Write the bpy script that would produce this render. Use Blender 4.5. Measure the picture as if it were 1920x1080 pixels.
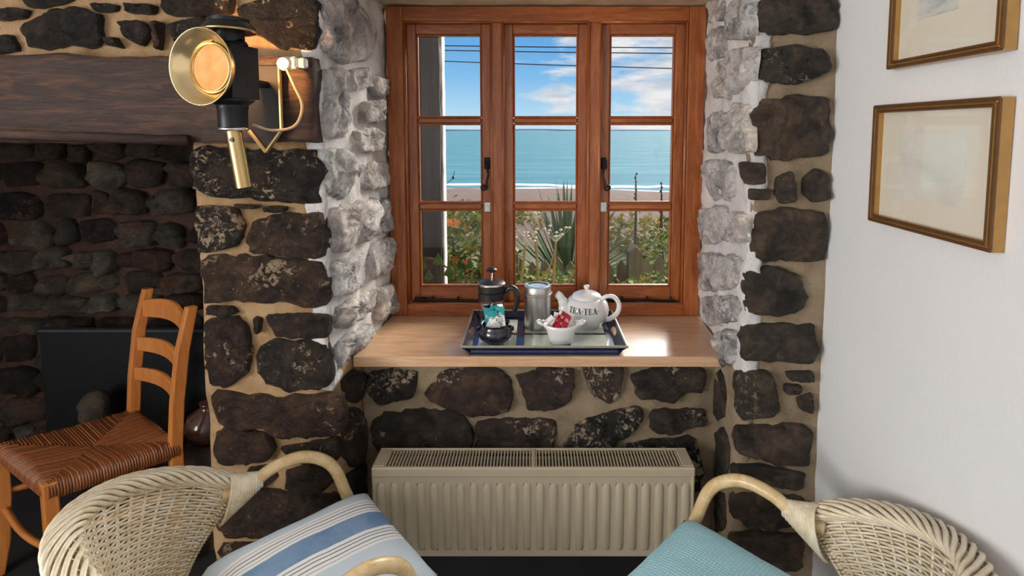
import bpy, math, random
from mathutils import Vector, Matrix, noise
R = random.Random(7)
PI = math.pi
D = bpy.data
SC = bpy.context.scene
COL = SC.collection
for o in list(D.objects): D.objects.remove(o)

# ------------------------------------------------------------------ camera
EYE = 1.58
TH = math.radians(4.6)
FPX, CX, CY = 1000.0, 1000.0, 325.0
cam = D.objects.new('camera', D.cameras.new('camera')); COL.objects.link(cam)
cam.location = (0, 0, EYE); cam.rotation_euler = (PI/2 - TH, 0, 0)
cam.data.sensor_width = 36; cam.data.lens = 36*FPX/1920
cam.data.shift_x = (960-CX)/1920; cam.data.shift_y = (CY-540)/1920
cam.data.clip_start = .02; cam.data.clip_end = 9000
SC.camera = cam

def ray(px, py):
    a = (px-CX)/FPX; b = (CY-py)/FPX; c, s = math.cos(TH), math.sin(TH)
    return Vector((a, c + b*s, -s + b*c))
EYEV = Vector((0, 0, EYE))
def P(px, py, Y):
    d = ray(px, py); return EYEV + d*(Y/d.y)
def onplane(px, py, O, N):
    d = ray(px, py); t = (O-EYEV).dot(N)/d.dot(N); return EYEV + d*t

# ------------------------------------------------------------------ node helpers
def newmat(name):
    m = D.materials.new(name); m.use_nodes = True
    nt = m.node_tree; bs = nt.nodes['Principled BSDF']
    return m, nt, bs
def N(nt, t, **kw):
    n = nt.nodes.new(t)
    for k, v in kw.items():
        if k in n.inputs: n.inputs[k].default_value = v
        else: setattr(n, k, v)
    return n
def L(nt, a, b): nt.links.new(a, b)
def ramp(nt, fac, stops, interp='LINEAR'):
    r = nt.nodes.new('ShaderNodeValToRGB'); r.color_ramp.interpolation = interp
    e = r.color_ramp.elements
    while len(e) < len(stops): e.new(.5)
    for i, (p, c) in enumerate(stops):
        e[i].position = p; e[i].color = (*c, 1) if len(c) == 3 else c
    if fac is not None: L(nt, fac, r.inputs[0])
    return r
def mixc(nt, fac, a, b, mode='MIX'):
    m = nt.nodes.new('ShaderNodeMix'); m.data_type = 'RGBA'; m.blend_type = mode
    for sock, v in ((m.inputs[0], fac), (m.inputs[6], a), (m.inputs[7], b)):
        if hasattr(v, 'links'): L(nt, v, sock)
        elif isinstance(v, (int, float)): sock.default_value = v
        else: sock.default_value = (*v, 1)
    return m.outputs[2]
def texco(nt, kind='Object', scale=None, loc=None):
    tc = nt.nodes.new('ShaderNodeTexCoord'); out = tc.outputs[kind]
    if scale or loc:
        mp = nt.nodes.new('ShaderNodeMapping'); L(nt, out, mp.inputs[0])
        if scale: mp.inputs['Scale'].default_value = scale
        if loc: mp.inputs['Location'].default_value = loc
        out = mp.outputs[0]
    return out
def geopos(nt, scale=None):
    g = nt.nodes.new('ShaderNodeNewGeometry'); out = g.outputs['Position']
    if scale:
        mp = nt.nodes.new('ShaderNodeMapping'); L(nt, out, mp.inputs[0]); mp.inputs['Scale'].default_value = scale; out = mp.outputs[0]
    return out
def noi(nt, vec, scale, detail=6, rough=.6, dist=0):
    n = N(nt, 'ShaderNodeTexNoise', Scale=scale, Detail=detail, Roughness=rough, Distortion=dist)
    if vec is not None: L(nt, vec, n.inputs['Vector'])
    return n.outputs['Fac']
def bump(nt, bs, h, strength=.5, dist=.01):
    b = N(nt, 'ShaderNodeBump', Strength=strength, Distance=dist); L(nt, h, b.inputs['Height']); L(nt, b.outputs[0], bs.inputs['Normal'])
MATS = {}
def simple(name, col, rough=.5, metal=0, var=.12, nscale=20, bmp=0, bscale=60, coat=0, spec=.5):
    if name in MATS: return MATS[name]
    m, nt, bs = newmat(name); v = texco(nt)
    n = noi(nt, v, nscale)
    c = mixc(nt, n, tuple(x*(1-var) for x in col), tuple(min(1, x*(1+var)) for x in col))
    L(nt, c, bs.inputs['Base Color'])
    bs.inputs['Roughness'].default_value = rough; bs.inputs['Metallic'].default_value = metal
    bs.inputs['Coat Weight'].default_value = coat; bs.inputs['Specular IOR Level'].default_value = spec
    if bmp: bump(nt, bs, noi(nt, v, bscale), bmp, .004)
    MATS[name] = m; return m

# ------------------------------------------------------------------ world: blue sky with drifting cloud
w = D.worlds.new('sky'); SC.world = w; w.use_nodes = True; nt = w.node_tree
bg = nt.nodes['Background']
tc = nt.nodes.new('ShaderNodeTexCoord'); sx = nt.nodes.new('ShaderNodeSeparateXYZ'); L(nt, tc.outputs['Generated'], sx.inputs[0])
grad = ramp(nt, sx.outputs['Z'], [(0, (.62, .79, .89)), (.04, (.40, .68, .90)), (.10, (.20, .50, .84)), (.19, (.09, .35, .75)), (.5, (.06, .25, .64)), (1, (.05, .20, .55))])
mp = nt.nodes.new('ShaderNodeMapping'); L(nt, tc.outputs['Generated'], mp.inputs[0]); mp.inputs['Scale'].default_value = (1, 1, 4.5); mp.inputs['Location'].default_value = (.35, .1, .2)
cl = noi(nt, mp.outputs[0], 4.6, 10, .6, .35)
sidem = N(nt, 'ShaderNodeMath', operation='MULTIPLY_ADD'); L(nt, sx.outputs['X'], sidem.inputs[0]); sidem.inputs[1].default_value = .95; sidem.inputs[2].default_value = 0
addm = N(nt, 'ShaderNodeMath', operation='ADD'); L(nt, cl, addm.inputs[0]); L(nt, sidem.outputs[0], addm.inputs[1])
cr = ramp(nt, addm.outputs[0], [(.53, (0, 0, 0)), (.66, (1, 1, 1))])
cloudcol = ramp(nt, noi(nt, mp.outputs[0], 8, 7), [(.35, (.56, .62, .70)), (.6, (.92, .91, .90))])
L(nt, mixc(nt, cr.outputs[0], grad.outputs[0], cloudcol.outputs[0]), bg.inputs[0])
bg.inputs[1].default_value = 1.0

# ------------------------------------------------------------------ sun (hazy, broad) and an added fill light at the side wall
def light(name, kind, energy, loc, direction, col=(1, 1, 1), **kw):
    l = D.lights.new(name, kind); l.energy = energy; l.color = col
    for k, v in kw.items(): setattr(l, k, v)
    o = D.objects.new(name, l); COL.objects.link(o); o.location = loc
    o.rotation_euler = Vector(direction).to_track_quat('-Z', 'Y').to_euler(); return o
light('sun', 'SUN', 7.0, (3, 8, 6), (-.62, -1, -.62), (1, .95, .86), angle=math.radians(38))
light('daylight_side_window', 'AREA', 122, (-2.985, -1.2, 1.5), (1, 0, 0), (1, .97, .93), shape='RECTANGLE', size=2.2, size_y=1.3)  # added area light to brighten the room, no window opening behind it
vs = SC.view_settings; vs.view_transform = 'Standard'; vs.look = 'None'; vs.gamma = 1; vs.exposure = 0.0; vs.use_curve_mapping = False

# ------------------------------------------------------------------ geometry helpers: a geo is (verts, faces)
def merge(*gs):
    V, F = [], []
    for v, f in gs:
        k = len(V); V += [Vector(p) for p in v]; F += [tuple(i+k for i in q) for q in f]
    return V, F
def box(x0, x1, y0, y1, z0, z1):
    v = [(x, y, z) for x in (x0, x1) for y in (y0, y1) for z in (z0, z1)]
    return v, [(0, 1, 3, 2), (4, 6, 7, 5), (0, 4, 5, 1), (2, 3, 7, 6), (0, 2, 6, 4), (1, 5, 7, 3)]
def bbox(x0, x1, y0, y1, z0, z1, b=.003):
    """box with chamfered edges"""
    c = Vector(((x0+x1)/2, (y0+y1)/2, (z0+z1)/2)); h = Vector(((x1-x0)/2, (y1-y0)/2, (z1-z0)/2)); b = min(b, .45*min(h)*2)
    V, idx = [], {}
    for sx_ in (-1, 1):
        for sy_ in (-1, 1):
            for sz_ in (-1, 1):
                for ax in range(3):
                    p = Vector((sx_*(h.x-b), sy_*(h.y-b), sz_*(h.z-b))); s = (sx_, sy_, sz_)
                    p[ax] = s[ax]*h[ax]; idx[(s, ax)] = len(V); V.append(c+p)
    F = []
    for ax in range(3):
        o1, o2 = [a for a in range(3) if a != ax]
        for sg in (-1, 1):
            q = []
            for (a, bb) in ((-1, -1), (1, -1), (1, 1), (-1, 1)):
                s = [0, 0, 0]; s[ax] = sg; s[o1] = a; s[o2] = bb; q.append(idx[(tuple(s), ax)])
            F.append(tuple(q))
        for a in (-1, 1):
            for bb in (-1, 1):
                q = []
                for (e, axx) in ((-1, o1), (1, o1), (1, o2), (-1, o2)):
                    s = [0, 0, 0]; s[ax] = e; s[o1] = a; s[o2] = bb; q.append(idx[(tuple(s), axx)])
                F.append(tuple(q))
    for sx_ in (-1, 1):
        for sy_ in (-1, 1):
            for sz_ in (-1, 1): F.append(tuple(idx[((sx_, sy_, sz_), a)] for a in range(3)))
    return V, F
def frames(path, closed=False):
    n = len(path); T = []
    for i in range(n):
        a = path[(i-1) % n] if (closed or i > 0) else path[i]; b = path[(i+1) % n] if (closed or i < n-1) else path[i]
        t = (b-a); T.append(t.normalized() if t.length > 1e-9 else Vector((0, 0, 1)))
    u = T[0].orthogonal().normalized(); fr = []
    for i in range(n):
        u = u - T[i]*u.dot(T[i]); u = u.normalized() if u.length > 1e-6 else T[i].orthogonal().normalized()
        fr.append((u, T[i].cross(u)))
    return fr
def tube(path, r, sides=8, closed=False, caps=True, flat=1.0):
    path = [Vector(p) for p in path]; n = len(path); fr = frames(path, closed); V, F = [], []
    for i, p in enumerate(path):
        rr = r[i] if isinstance(r, (list, tuple)) else r; u, v = fr[i]
        for k in range(sides):
            a = 2*PI*k/sides; V.append(p + u*(math.cos(a)*rr) + v*(math.sin(a)*rr*flat))
    for i in range(n if closed else n-1):
        j = (i+1) % n
        for k in range(sides):
            l = (k+1) % sides; F.append((i*sides+k, i*sides+l, j*sides+l, j*sides+k))
    if caps and not closed:
        F.append(tuple(range(sides-1, -1, -1))); F.append(tuple((n-1)*sides+k for k in range(sides)))
    return V, F
def lathe(prof, n=32, center=(0, 0, 0), cap0=True, cap1=True):
    V, F = [], []; c = Vector(center)
    for r, z in prof:
        for k in range(n):
            a = 2*PI*k/n; V.append(c+Vector((r*math.cos(a), r*math.sin(a), z)))
    for i in range(len(prof)-1):
        for k in range(n):
            l = (k+1) % n; F.append((i*n+k, i*n+l, (i+1)*n+l, (i+1)*n+k))
    if cap0: F.append(tuple(range(n-1, -1, -1)))
    if cap1: F.append(tuple((len(prof)-1)*n+k for k in range(n)))
    return V, F
def xf(g, M):
    return [M @ Vector(p) for p in g[0]], g[1]
def prism(poly, y0, y1, axis='Y'):
    """polygon of (a,b) extruded along an axis"""
    f = {'Y': lambda a, b, t: (a, t, b), 'X': lambda a, b, t: (t, a, b), 'Z': lambda a, b, t: (a, b, t)}[axis]
    n = len(poly); V = [f(a, b, y0) for a, b in poly]+[f(a, b, y1) for a, b in poly]
    return V, [tuple(range(n)), tuple(range(2*n-1, n-1, -1))]+[(i, i+n, (i+1) % n+n, (i+1) % n) for i in range(n)]
def catmull(pts, m=8):
    pts = [Vector(p) for p in pts]; out = []
    q = [2*pts[0]-pts[1]]+pts+[2*pts[-1]-pts[-2]]
    for i in range(1, len(q)-2):
        for k in range(m):
            t = k/m; a, b, c, d = q[i-1], q[i], q[i+1], q[i+2]
            out.append(.5*((2*b)+(c-a)*t+(2*a-5*b+4*c-d)*t*t+(3*b-a-3*c+d)*t**3))
    out.append(pts[-1]); return out
def mk(name, g, mat, parent=None, smooth=False, loc=None, stuff=False, fix=True):
    me = D.meshes.new(name)
    V = [Vector(p) for p in g[0]]
    me.from_pydata([tuple(p) for p in V], [], g[1])
    if fix:
        import bmesh
        bm = bmesh.new(); bm.from_mesh(me); bmesh.ops.recalc_face_normals(bm, faces=bm.faces); bm.to_mesh(me); bm.free()
    if smooth: me.polygons.foreach_set('use_smooth', [True]*len(me.polygons))
    me.update(); me.materials.append(mat)
    o = D.objects.new(name, me); COL.objects.link(o)
    if loc is not None: o.location = loc
    if parent is not None: o.parent = parent
    if stuff: o['kind'] = 'stuff'
    return o
def autosmooth(o, ang=40):
    me = o.data; me.polygons.foreach_set('use_smooth', [True]*len(me.polygons)); me.set_sharp_from_angle(angle=math.radians(ang)); return o
def tag(o, label, cat, group=None):
    o['label'] = label; o['category'] = cat
    if group: o['group'] = group
    return o
def thing(name, loc, rz, label, cat, group=None):
    o = D.objects.new(name, None); COL.objects.link(o); o.location = loc; o.rotation_euler = (0, 0, rz); o.empty_display_size = .05
    return tag(o, label, cat, group)
def struct(o, label, cat='wall'):
    o['kind'] = 'structure'; return tag(o, label, cat)
def fb(p, s, o=4):  # fractal noise in [-1,1]
    return noise.fractal(Vector(p)*s, 1.0, 2.0, o)

# ------------------------------------------------------------------ materials
def stone_mat(name, cols, gloss=.45, speck=(.55, .45, .33), speckamt=.62, sc=1):
    m, nt, bs = newmat(name); oi = nt.nodes.new('ShaderNodeObjectInfo'); v = geopos(nt)
    base = ramp(nt, oi.outputs['Random'], [(i/(max(1, len(cols)-1)), c) for i, c in enumerate(cols)])
    n1 = noi(nt, v, 14*sc, 8, .65, .6); n2 = noi(nt, v, 46*sc, 8, .7, 1.0); n3 = noi(nt, v, 5*sc, 4)
    dk = mixc(nt, ramp(nt, n1, [(.35, (.30, .30, .30)), (.68, (1.5, 1.5, 1.5))]).outputs[0], (0, 0, 0), base.outputs[0], 'MULTIPLY')
    dk = mixc(nt, 1, base.outputs[0], ramp(nt, n1, [(.33, (.3, .3, .32)), (.52, (1.0, .95, .9)), (.70, (2.1, 1.8, 1.55))]).outputs[0], 'MULTIPLY')
    mask = N(nt, 'ShaderNodeMath', operation='MULTIPLY'); L(nt, n2, mask.inputs[0]); L(nt, n3, mask.inputs[1])
    mk_ = ramp(nt, mask.outputs[0], [(speckamt*.5, (0, 0, 0)), (speckamt*.5+.035, (1, 1, 1))])
    L(nt, mixc(nt, mk_.outputs[0], dk, speck), bs.inputs['Base Color']); bs.inputs['Specular IOR Level'].default_value = .32
    rr = ramp(nt, n2, [(.3, (gloss-.12,)*3), (.7, (gloss+.25,)*3)]); L(nt, rr.outputs[0], bs.inputs['Roughness'])
    hh = N(nt, 'ShaderNodeMath', operation='ADD'); L(nt, n1, hh.inputs[0]); L(nt, n2, hh.inputs[1])
    bump(nt, bs, hh.outputs[0], 1.0, .02); return m
STONE = stone_mat('dark_stone', [(.044, .032, .024), (.024, .021, .019), (.058, .034, .024), (.034, .028, .024), (.066, .043, .029), (.022, .020, .019)], .36, (.40, .30, .20), .65)
STONE_R = stone_mat('grey_brown_stone', [(.085, .066, .049), (.054, .048, .041), (.098, .074, .055), (.07, .060, .049)], .5, (.28, .22, .15), .70)
STONE_A = stone_mat('apron_stone', [(.074, .055, .043), (.030, .029, .029), (.084, .057, .045), (.050, .044, .040), (.028, .028, .029)], .42, (.48, .39, .28), .59)
SOOT = stone_mat('sooty_rubble_stone', [(.030, .018, .014), (.075, .060, .045), (.020, .014, .013), (.09, .075, .058), (.04, .022, .017), (.014, .012, .012), (.12, .11, .09), (.03, .015, .012)], .6, (.10, .045, .025), .60)
WSTONE = stone_mat('whitewashed_stone', [(.66, .65, .66), (.56, .57, .60), (.72, .69, .67), (.62, .61, .63)], .55, (.84, .82, .80), .50)
def mortar(name, a, b, c, bs_=.6):
    m, nt, bs = newmat(name); v = geopos(nt)
    n1 = noi(nt, v, 9, 8, .65); n2 = noi(nt, v, 130, 5, .7)
    c1 = ramp(nt, n1, [(.3, a), (.5, b), (.72, c)])
    L(nt, mixc(nt, ramp(nt, n2, [(.30, (0, 0, 0)), (.38, (1, 1, 1))]).outputs[0], tuple(x*.45 for x in a), c1.outputs[0]), bs.inputs['Base Color'])
    bs.inputs['Roughness'].default_value = .95
    h = N(nt, 'ShaderNodeMath', operation='ADD'); L(nt, n1, h.inputs[0]); L(nt, n2, h.inputs[1]); bump(nt, bs, h.outputs[0], bs_, .006); return m
MORTAR = mortar('sandy_mortar', (.20, .115, .05), (.36, .225, .11), (.47, .32, .17))
MORTAR_R = mortar('pale_mortar', (.17, .125, .08), (.29, .22, .14), (.38, .30, .20))
MORTAR_F = mortar('sooty_mortar', (.022, .012, .010), (.055, .026, .018), (.10, .05, .032))
MORTAR_W = mortar('whitewashed_mortar', (.60, .57, .55), (.76, .74, .72), (.84, .82, .80), .9)
def wood(name, a, b, c, scale=(1, 1, 1), gloss=.35, ring=6, bmp=.15, coat=0.0):
    m, nt, bs = newmat(name); v = texco(nt, 'Object', scale)
    n0 = noi(nt, v, ring, 5, .6, 1.2); n1 = noi(nt, v, ring*7, 6, .7, .4)
    mixn = N(nt, 'ShaderNodeMath', operation='MULTIPLY_ADD'); L(nt, n1, mixn.inputs[0]); mixn.inputs[1].default_value = .5; L(nt, n0, mixn.inputs[2])
    L(nt, ramp(nt, mixn.outputs[0], [(.45, a), (.75, b), (1.0, c)]).outputs[0], bs.inputs['Base Color'])
    bs.inputs['Roughness'].default_value = gloss; bs.inputs['Coat Weight'].default_value = coat; bs.inputs['Coat Roughness'].default_value = .15
    bump(nt, bs, n1, bmp, .003); return m
WFV = wood('window_wood_upright', (.16, .038, .010), (.33, .092, .024), (.47, .165, .05), (9, 9, .9), .32, 5, .1, .2)
WFH = wood('window_wood_level', (.16, .038, .010), (.33, .092, .024), (.47, .165, .05), (.9, 9, 9), .32, 5, .1, .2)
SILLM = wood('sill_wood', (.48, .27, .145), (.62, .38, .225), (.73, .49, .32), (1.2, 14, 14), .30, 4, .06, .25)
BEAM = wood('sooty_oak', (.010, .006, .005), (.042, .018, .011), (.13, .052, .026), (1.5, 12, 12), .55, 3, .9)
CHAIRW = wood('honey_beech', (.40, .125, .022), (.52, .18, .036), (.60, .235, .055), (7, 7, 1.2), .35, 5, .06, .25)
CANE = wood('polished_cane', (.55, .36, .15), (.74, .55, .29), (.84, .70, .46), (10, 10, 10), .32, 2, .08, .2)
def wicker_mat():
    m, nt, bs = newmat('pale_willow'); v = texco(nt)
    L(nt, ramp(nt, noi(nt, v, 34, 5, .7), [(.3, (.64, .51, .32)), (.5, (.82, .72, .54)), (.7, (.90, .85, .73))]).outputs[0], bs.inputs['Base Color'])
    bs.inputs['Roughness'].default_value = .42; bump(nt, bs, noi(nt, v, 150, 3), .2, .002); return m
WICK = wicker_mat()
IRON = simple('black_iron', (.012, .012, .014), .45, .6, .3, 30, .3, 40)
LAMPBLK = simple('black_japanned_metal', (.016, .017, .021), .38, .5, .25, 18, .25, 30)
BRASS = simple('aged_brass', (.55, .40, .18), .28, 1, .15, 20)
CHROME = simple('polished_steel', (.72, .72, .72), .16, 1, .05)
STEEL = simple('brushed_steel', (.58, .57, .55), .30, 1, .08, 40)
CERAM = simple('white_glazed_ceramic', (.78, .78, .77), .12, 0, .02, 6, 0, 60, .5)
DARKCER = simple('dark_blue_glazed_pottery', (.012, .014, .026), .15, 0, .4, 12, 0, 60, .5)
BLKPL = simple('black_plastic', (.014, .014, .015), .35)
TRAYM = simple('navy_lacquer', (.008, .014, .05), .25, 0, .3, 14, 0, 60, .4)
TRAYEDGE = simple('worn_gilt_edge', (.40, .37, .30), .4, .3, .3, 40)
PAPERW = simple('white_paper', (.82, .82, .82), .6, 0, .04)
TEAL = simple('teal_paper', (.008, .30, .33), .4, 0, .2, 30)
REDP = simple('red_paper', (.50, .012, .03), .4, 0, .2, 30)
CREAMRAD = simple('cream_enamel', (.52, .45, .325), .42, 0, .03, 5)
WHITEPL = simple('white_plastic', (.75, .73, .66), .45, 0, .04)
INK = simple('black_ink', (.01, .01, .012), .5)
def plaster(name, col, b=.12):
    m, nt, bs = newmat(name); v = geopos(nt)
    L(nt, ramp(nt, noi(nt, v, 2.2, 5), [(.35, tuple(x*.965 for x in col)), (.7, col)]).outputs[0], bs.inputs['Base Color'])
    bs.inputs['Roughness'].default_value = .85
    h = N(nt, 'ShaderNodeMath', operation='ADD'); L(nt, noi(nt, v, 7, 4), h.inputs[0]); L(nt, noi(nt, v, 90, 3), h.inputs[1]); bump(nt, bs, h.outputs[0], b, .01); return m
PLASTER = plaster('white_painted_plaster', (.80, .80, .81))
def glass_mat(name, tint=(1, 1, 1), refl=.06):
    m = D.materials.new(name); m.use_nodes = True; nt = m.node_tree; nt.nodes.clear()
    out = nt.nodes.new('ShaderNodeOutputMaterial'); t = N(nt, 'ShaderNodeBsdfTransparent', Color=(*tint, 1)); g = N(nt, 'ShaderNodeBsdfGlossy', Roughness=.01)
    lw = N(nt, 'ShaderNodeLayerWeight', Blend=.5); pw = N(nt, 'ShaderNodeMath', operation='POWER'); L(nt, lw.outputs['Facing'], pw.inputs[0]); pw.inputs[1].default_value = 5
    fr = N(nt, 'ShaderNodeMath', operation='MULTIPLY_ADD'); L(nt, pw.outputs[0], fr.inputs[0]); fr.inputs[1].default_value = .9; fr.inputs[2].default_value = .025; mx = nt.nodes.new('ShaderNodeMixShader')
    L(nt, fr.outputs[0], mx.inputs[0]); L(nt, t.outputs[0], mx.inputs[1]); L(nt, g.outputs[0], mx.inputs[2]); L(nt, mx.outputs[0], out.inputs[0]); return m
GLASS = glass_mat('clear_glass')

# ------------------------------------------------------------------ rough masonry solids and stones
def hexa(c, res=.03, amp=.006, nsc=6):
    """solid from 8 corners c[(i,j,k)], faces subdivided and roughened"""
    def tri(u, v, w_):
        p = Vector((0, 0, 0))
        for i in (0, 1):
            for j in (0, 1):
                for k in (0, 1): p += c[(i, j, k)]*((u if i else 1-u)*(v if j else 1-v)*(w_ if k else 1-w_))
        q = p*nsc
        return p + Vector((fb(q, 1), fb(q+Vector((9, 2, 1)), 1), fb(q+Vector((3, 7, 5)), 1)))*amp
    n = [max(1, min(90, int(round((c[a]-c[(0, 0, 0)]).length/res)))) for a in ((1, 0, 0), (0, 1, 0), (0, 0, 1))]
    V, F = [], []; cache = {}
    def vid(i, j, k):
        if (i, j, k) not in cache: cache[(i, j, k)] = len(V); V.append(tri(i/n[0], j/n[1], k/n[2]))
        return cache[(i, j, k)]
    for ax in range(3):
        a, b = [q for q in range(3) if q != ax]
        for e in (0, n[ax]):
            for i in range(n[a]):
                for j in range(n[b]):
                    q = []
                    for di, dj in ((0, 0), (1, 0), (1, 1), (0, 1)):
                        x = [0, 0, 0]; x[ax] = e; x[a] = i+di; x[b] = j+dj; q.append(vid(*x))
                    F.append(tuple(q))
    return V, F
def hbox(x0, x1, y0, y1, z0, z1, **kw):
    return hexa({(i, j, k): Vector(((x0, x1)[i], (y0, y1)[j], (z0, z1)[k])) for i in (0, 1) for j in (0, 1) for k in (0, 1)}, **kw)
def stone_geo(pts, Nrm, h, n=26, rings=(1.0, .975, .90, .74, .5, .25), rough=.35, seed=0):
    """pts: outline points in 3D on the wall plane; returns centre, geo bulging along Nrm"""
    m = len(pts); ctr = sum(pts, Vector())/m
    cc = pts
    cc = [ctr+(p-ctr)*1.05 for p in cc]
    for w0 in (.10, .25):
        cc = [q for i in range(len(cc)) for q in (cc[i]*(1-w0)+cc[(i+1) % len(cc)]*w0, cc[i]*w0+cc[(i+1) % len(cc)]*(1-w0))]
    per = [0]
    for i in range(len(cc)): per.append(per[-1]+(cc[(i+1) % len(cc)]-cc[i]).length)
    out = []
    for k in range(n):
        t = per[-1]*k/n; i = max(j for j in range(len(cc)) if per[j] <= t); s = (t-per[i])/max(1e-9, per[i+1]-per[i])
        out.append(cc[i].lerp(cc[(i+1) % len(cc)], s))
    size = per[-1]/6.3
    V, F = [], []; sv = Vector((seed*1.7, seed*.9, seed*2.3))
    hs = [-.55, .45, .85, .95, 1.0, 1.0]
    tl = Vector((math.sin(seed*12.9), 0, math.cos(seed*7.7)))*.10
    for ri, sc in enumerate(rings):
        for p in out:
            q = ctr+(p-ctr)*sc
            jit = fb(q+sv, 20, 3)*size*.10+fb(q+sv, 70, 2)*size*.05
            d = (p-ctr).normalized()
            hh = h*hs[ri]
            if ri >= 1: hh += h*rough*(fb(q+sv, 11, 2)*1.3+abs(fb(q+sv, 26, 3))*.9+fb(q+sv, 60, 2)*.35)+(q-ctr).dot(tl)*.35
            V.append(q+d*jit-ctr+Nrm*hh)
    V.append(Nrm*h*(1.05+rough*fb(ctr+sv, 14, 4)))
    for ri in range(len(rings)-1):
        for k in range(n):
            l = (k+1) % n; F.append((ri*n+k, ri*n+l, (ri+1)*n+l, (ri+1)*n+k))
    b = (len(rings)-1)*n
    for k in range(n): F.append((b+k, b+(k+1) % n, len(V)-1))
    return ctr, (V, F)
SEED = [0]
def stones(polys, O, Nrm, parent, mat, h=.022, name='stone', rough=.75, n=44):
    for poly in polys:
        SEED[0] += 1
        pts = [onplane(px, py, O, Nrm) for px, py in poly]
        c, g = stone_geo(pts, Nrm, h*R.uniform(.8, 1.2), n=n, rough=rough, seed=SEED[0])
        mk(name, g, mat, parent, smooth=True, loc=c)

YP = 1.55      # front face of the piers
# left pier
wl = mk('wall_left', hbox(-.985, -.615, YP, 2.16, 0, 1.565, amp=.009), MORTAR, smooth=True)
struct(wl, 'dark stone pier with sandy mortar left of the window')
stones([
 [(362,290),(378,272),(440,279),(520,283),(598,280),(603,330),(598,380),(500,377),(400,367),(368,350),(358,320)],
 [(370,385),(415,384),(445,395),(460,420),(450,455),(430,468),(378,470),(368,430)],
 [(478,412),(540,402),(606,398),(614,440),(614,482),(540,479),(482,472),(476,440)],
 [(438,382),(488,384),(482,391),(446,391)], [(498,386),(541,387),(536,397),(500,396)],
 [(380,484),(420,474),(480,480),(560,486),(612,492),(614,572),(540,568),(450,560),(386,566),(378,520)],
 [(388,574),(436,574),(448,586),(415,593),(390,588)],
 [(390,598),(440,593),(468,615),(475,660),(462,700),(430,722),(398,718),(390,660)],
 [(502,590),(560,586),(616,588),(618,632),(560,633),(514,628)], [(479,592),(493,598),(490,624),(479,618)],
 [(488,650),(520,637),(616,641),(626,690),(618,725),(540,728),(500,716),(485,682)],
 [(405,730),(470,740),(560,744),(640,736),(642,775),(634,812),(560,820),(470,802),(415,792),(402,760)],
 [(404,812),(430,797),(500,812),(517,840),(502,862),(430,868),(404,846)],
 [(528,838),(580,828),(636,820),(638,860),(560,862)],
 [(466,876),(516,870),(522,892),(492,914),(470,908)], [(534,882),(590,868),(634,884),(616,915),(570,922),(536,906)],
 [(414,922),(520,914),(638,930),(640,1005),(520,1008),(412,992)],
 [(416,1018),(540,1016),(600,1024),(560,1062),(420,1070)], [(606,1022),(640,1018),(640,1080),(570,1080)],
 ], Vector((0, YP-.004, 0)), Vector((0, -1, 0)), wl, STONE, .020)
# return of the left pier below the sill
RL0, RL1 = Vector((-.617, YP, 0)), Vector((-.575, 1.74, 0))
ret = mk('wall_return_left', hexa({(i, j, k): ((RL0 if j == 0 else RL1)+Vector(((-.05 if i == 0 else 0), 0, (0, .84)[k]))) for i in (0, 1) for j in (0, 1) for k in (0, 1)}, amp=.007), MORTAR, smooth=True)
struct(ret, 'rough stone return of the left pier below the sill')
nL = Vector((RL1.y-RL0.y, -(RL1.x-RL0.x), 0)).normalized()
stones([[(640,712),(662,690),(684,702),(682,740),(660,760),(642,735)], [(640,770),(662,765),(684,775),(680,840),(660,880),(640,850)],
        [(640,890),(664,885),(684,860),(684,930),(660,960),(642,940)], [(642,975),(668,955),(685,965),(684,1040),(650,1050)]],
       RL0, nL, ret, STONE, .014, n=18)
# apron under the sill
YA = 1.74
ap = mk('wall_front', hbox(-.60, .645, YA, 2.16, 0, .84, amp=.008), MORTAR_R, smooth=True)
struct(ap, 'rubble stone wall with pale mortar under the window sill')
stones([
 [(692,694),(782,693),(776,745),(712,758),(694,740)],
 [(798,738),(826,702),(880,688),(942,690),(964,730),(956,766),(900,779),(836,768)],
 [(967,702),(1020,690),(1076,690),(1072,740),(1045,768),(990,769),(982,735)],
 [(1090,686),(1168,684),(1158,745),(1140,757),(1106,735)],
 [(1183,702),(1240,688),(1318,689),(1316,730),(1250,749),(1194,742)],
 [(699,785),(760,765),(850,768),(886,800),(884,860),(720,862),(700,820)],
 [(899,792),(970,784),(1042,786),(1044,825),(1030,862),(895,862)],
 [(1058,825),(1100,778),(1202,762),(1196,800),(1150,832),(1100,862),(1060,862)],
 [(1219,766),(1318,765),(1324,797),(1240,811),(1217,800)],
 [(1150,846),(1230,822),(1290,816),(1316,832),(1318,920),(1250,930),(1160,870)],
 [(640,800),(680,790),(690,830),(680,880),(640,870)]
 ], Vector((0, YA-.003, 0)), Vector((0, -1, 0)), ap, STONE_A, .020)
bb_ = mk('shade_strip_front', bbox(-.57, .61, 1.705, 1.74, 0, .21, .004), simple('shade_strip_black', (.012, .011, .012), .6)); struct(bb_, 'black strip standing in for the shade under the radiator', 'shade strip')  # dark strip added to give the shade below the radiator
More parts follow.
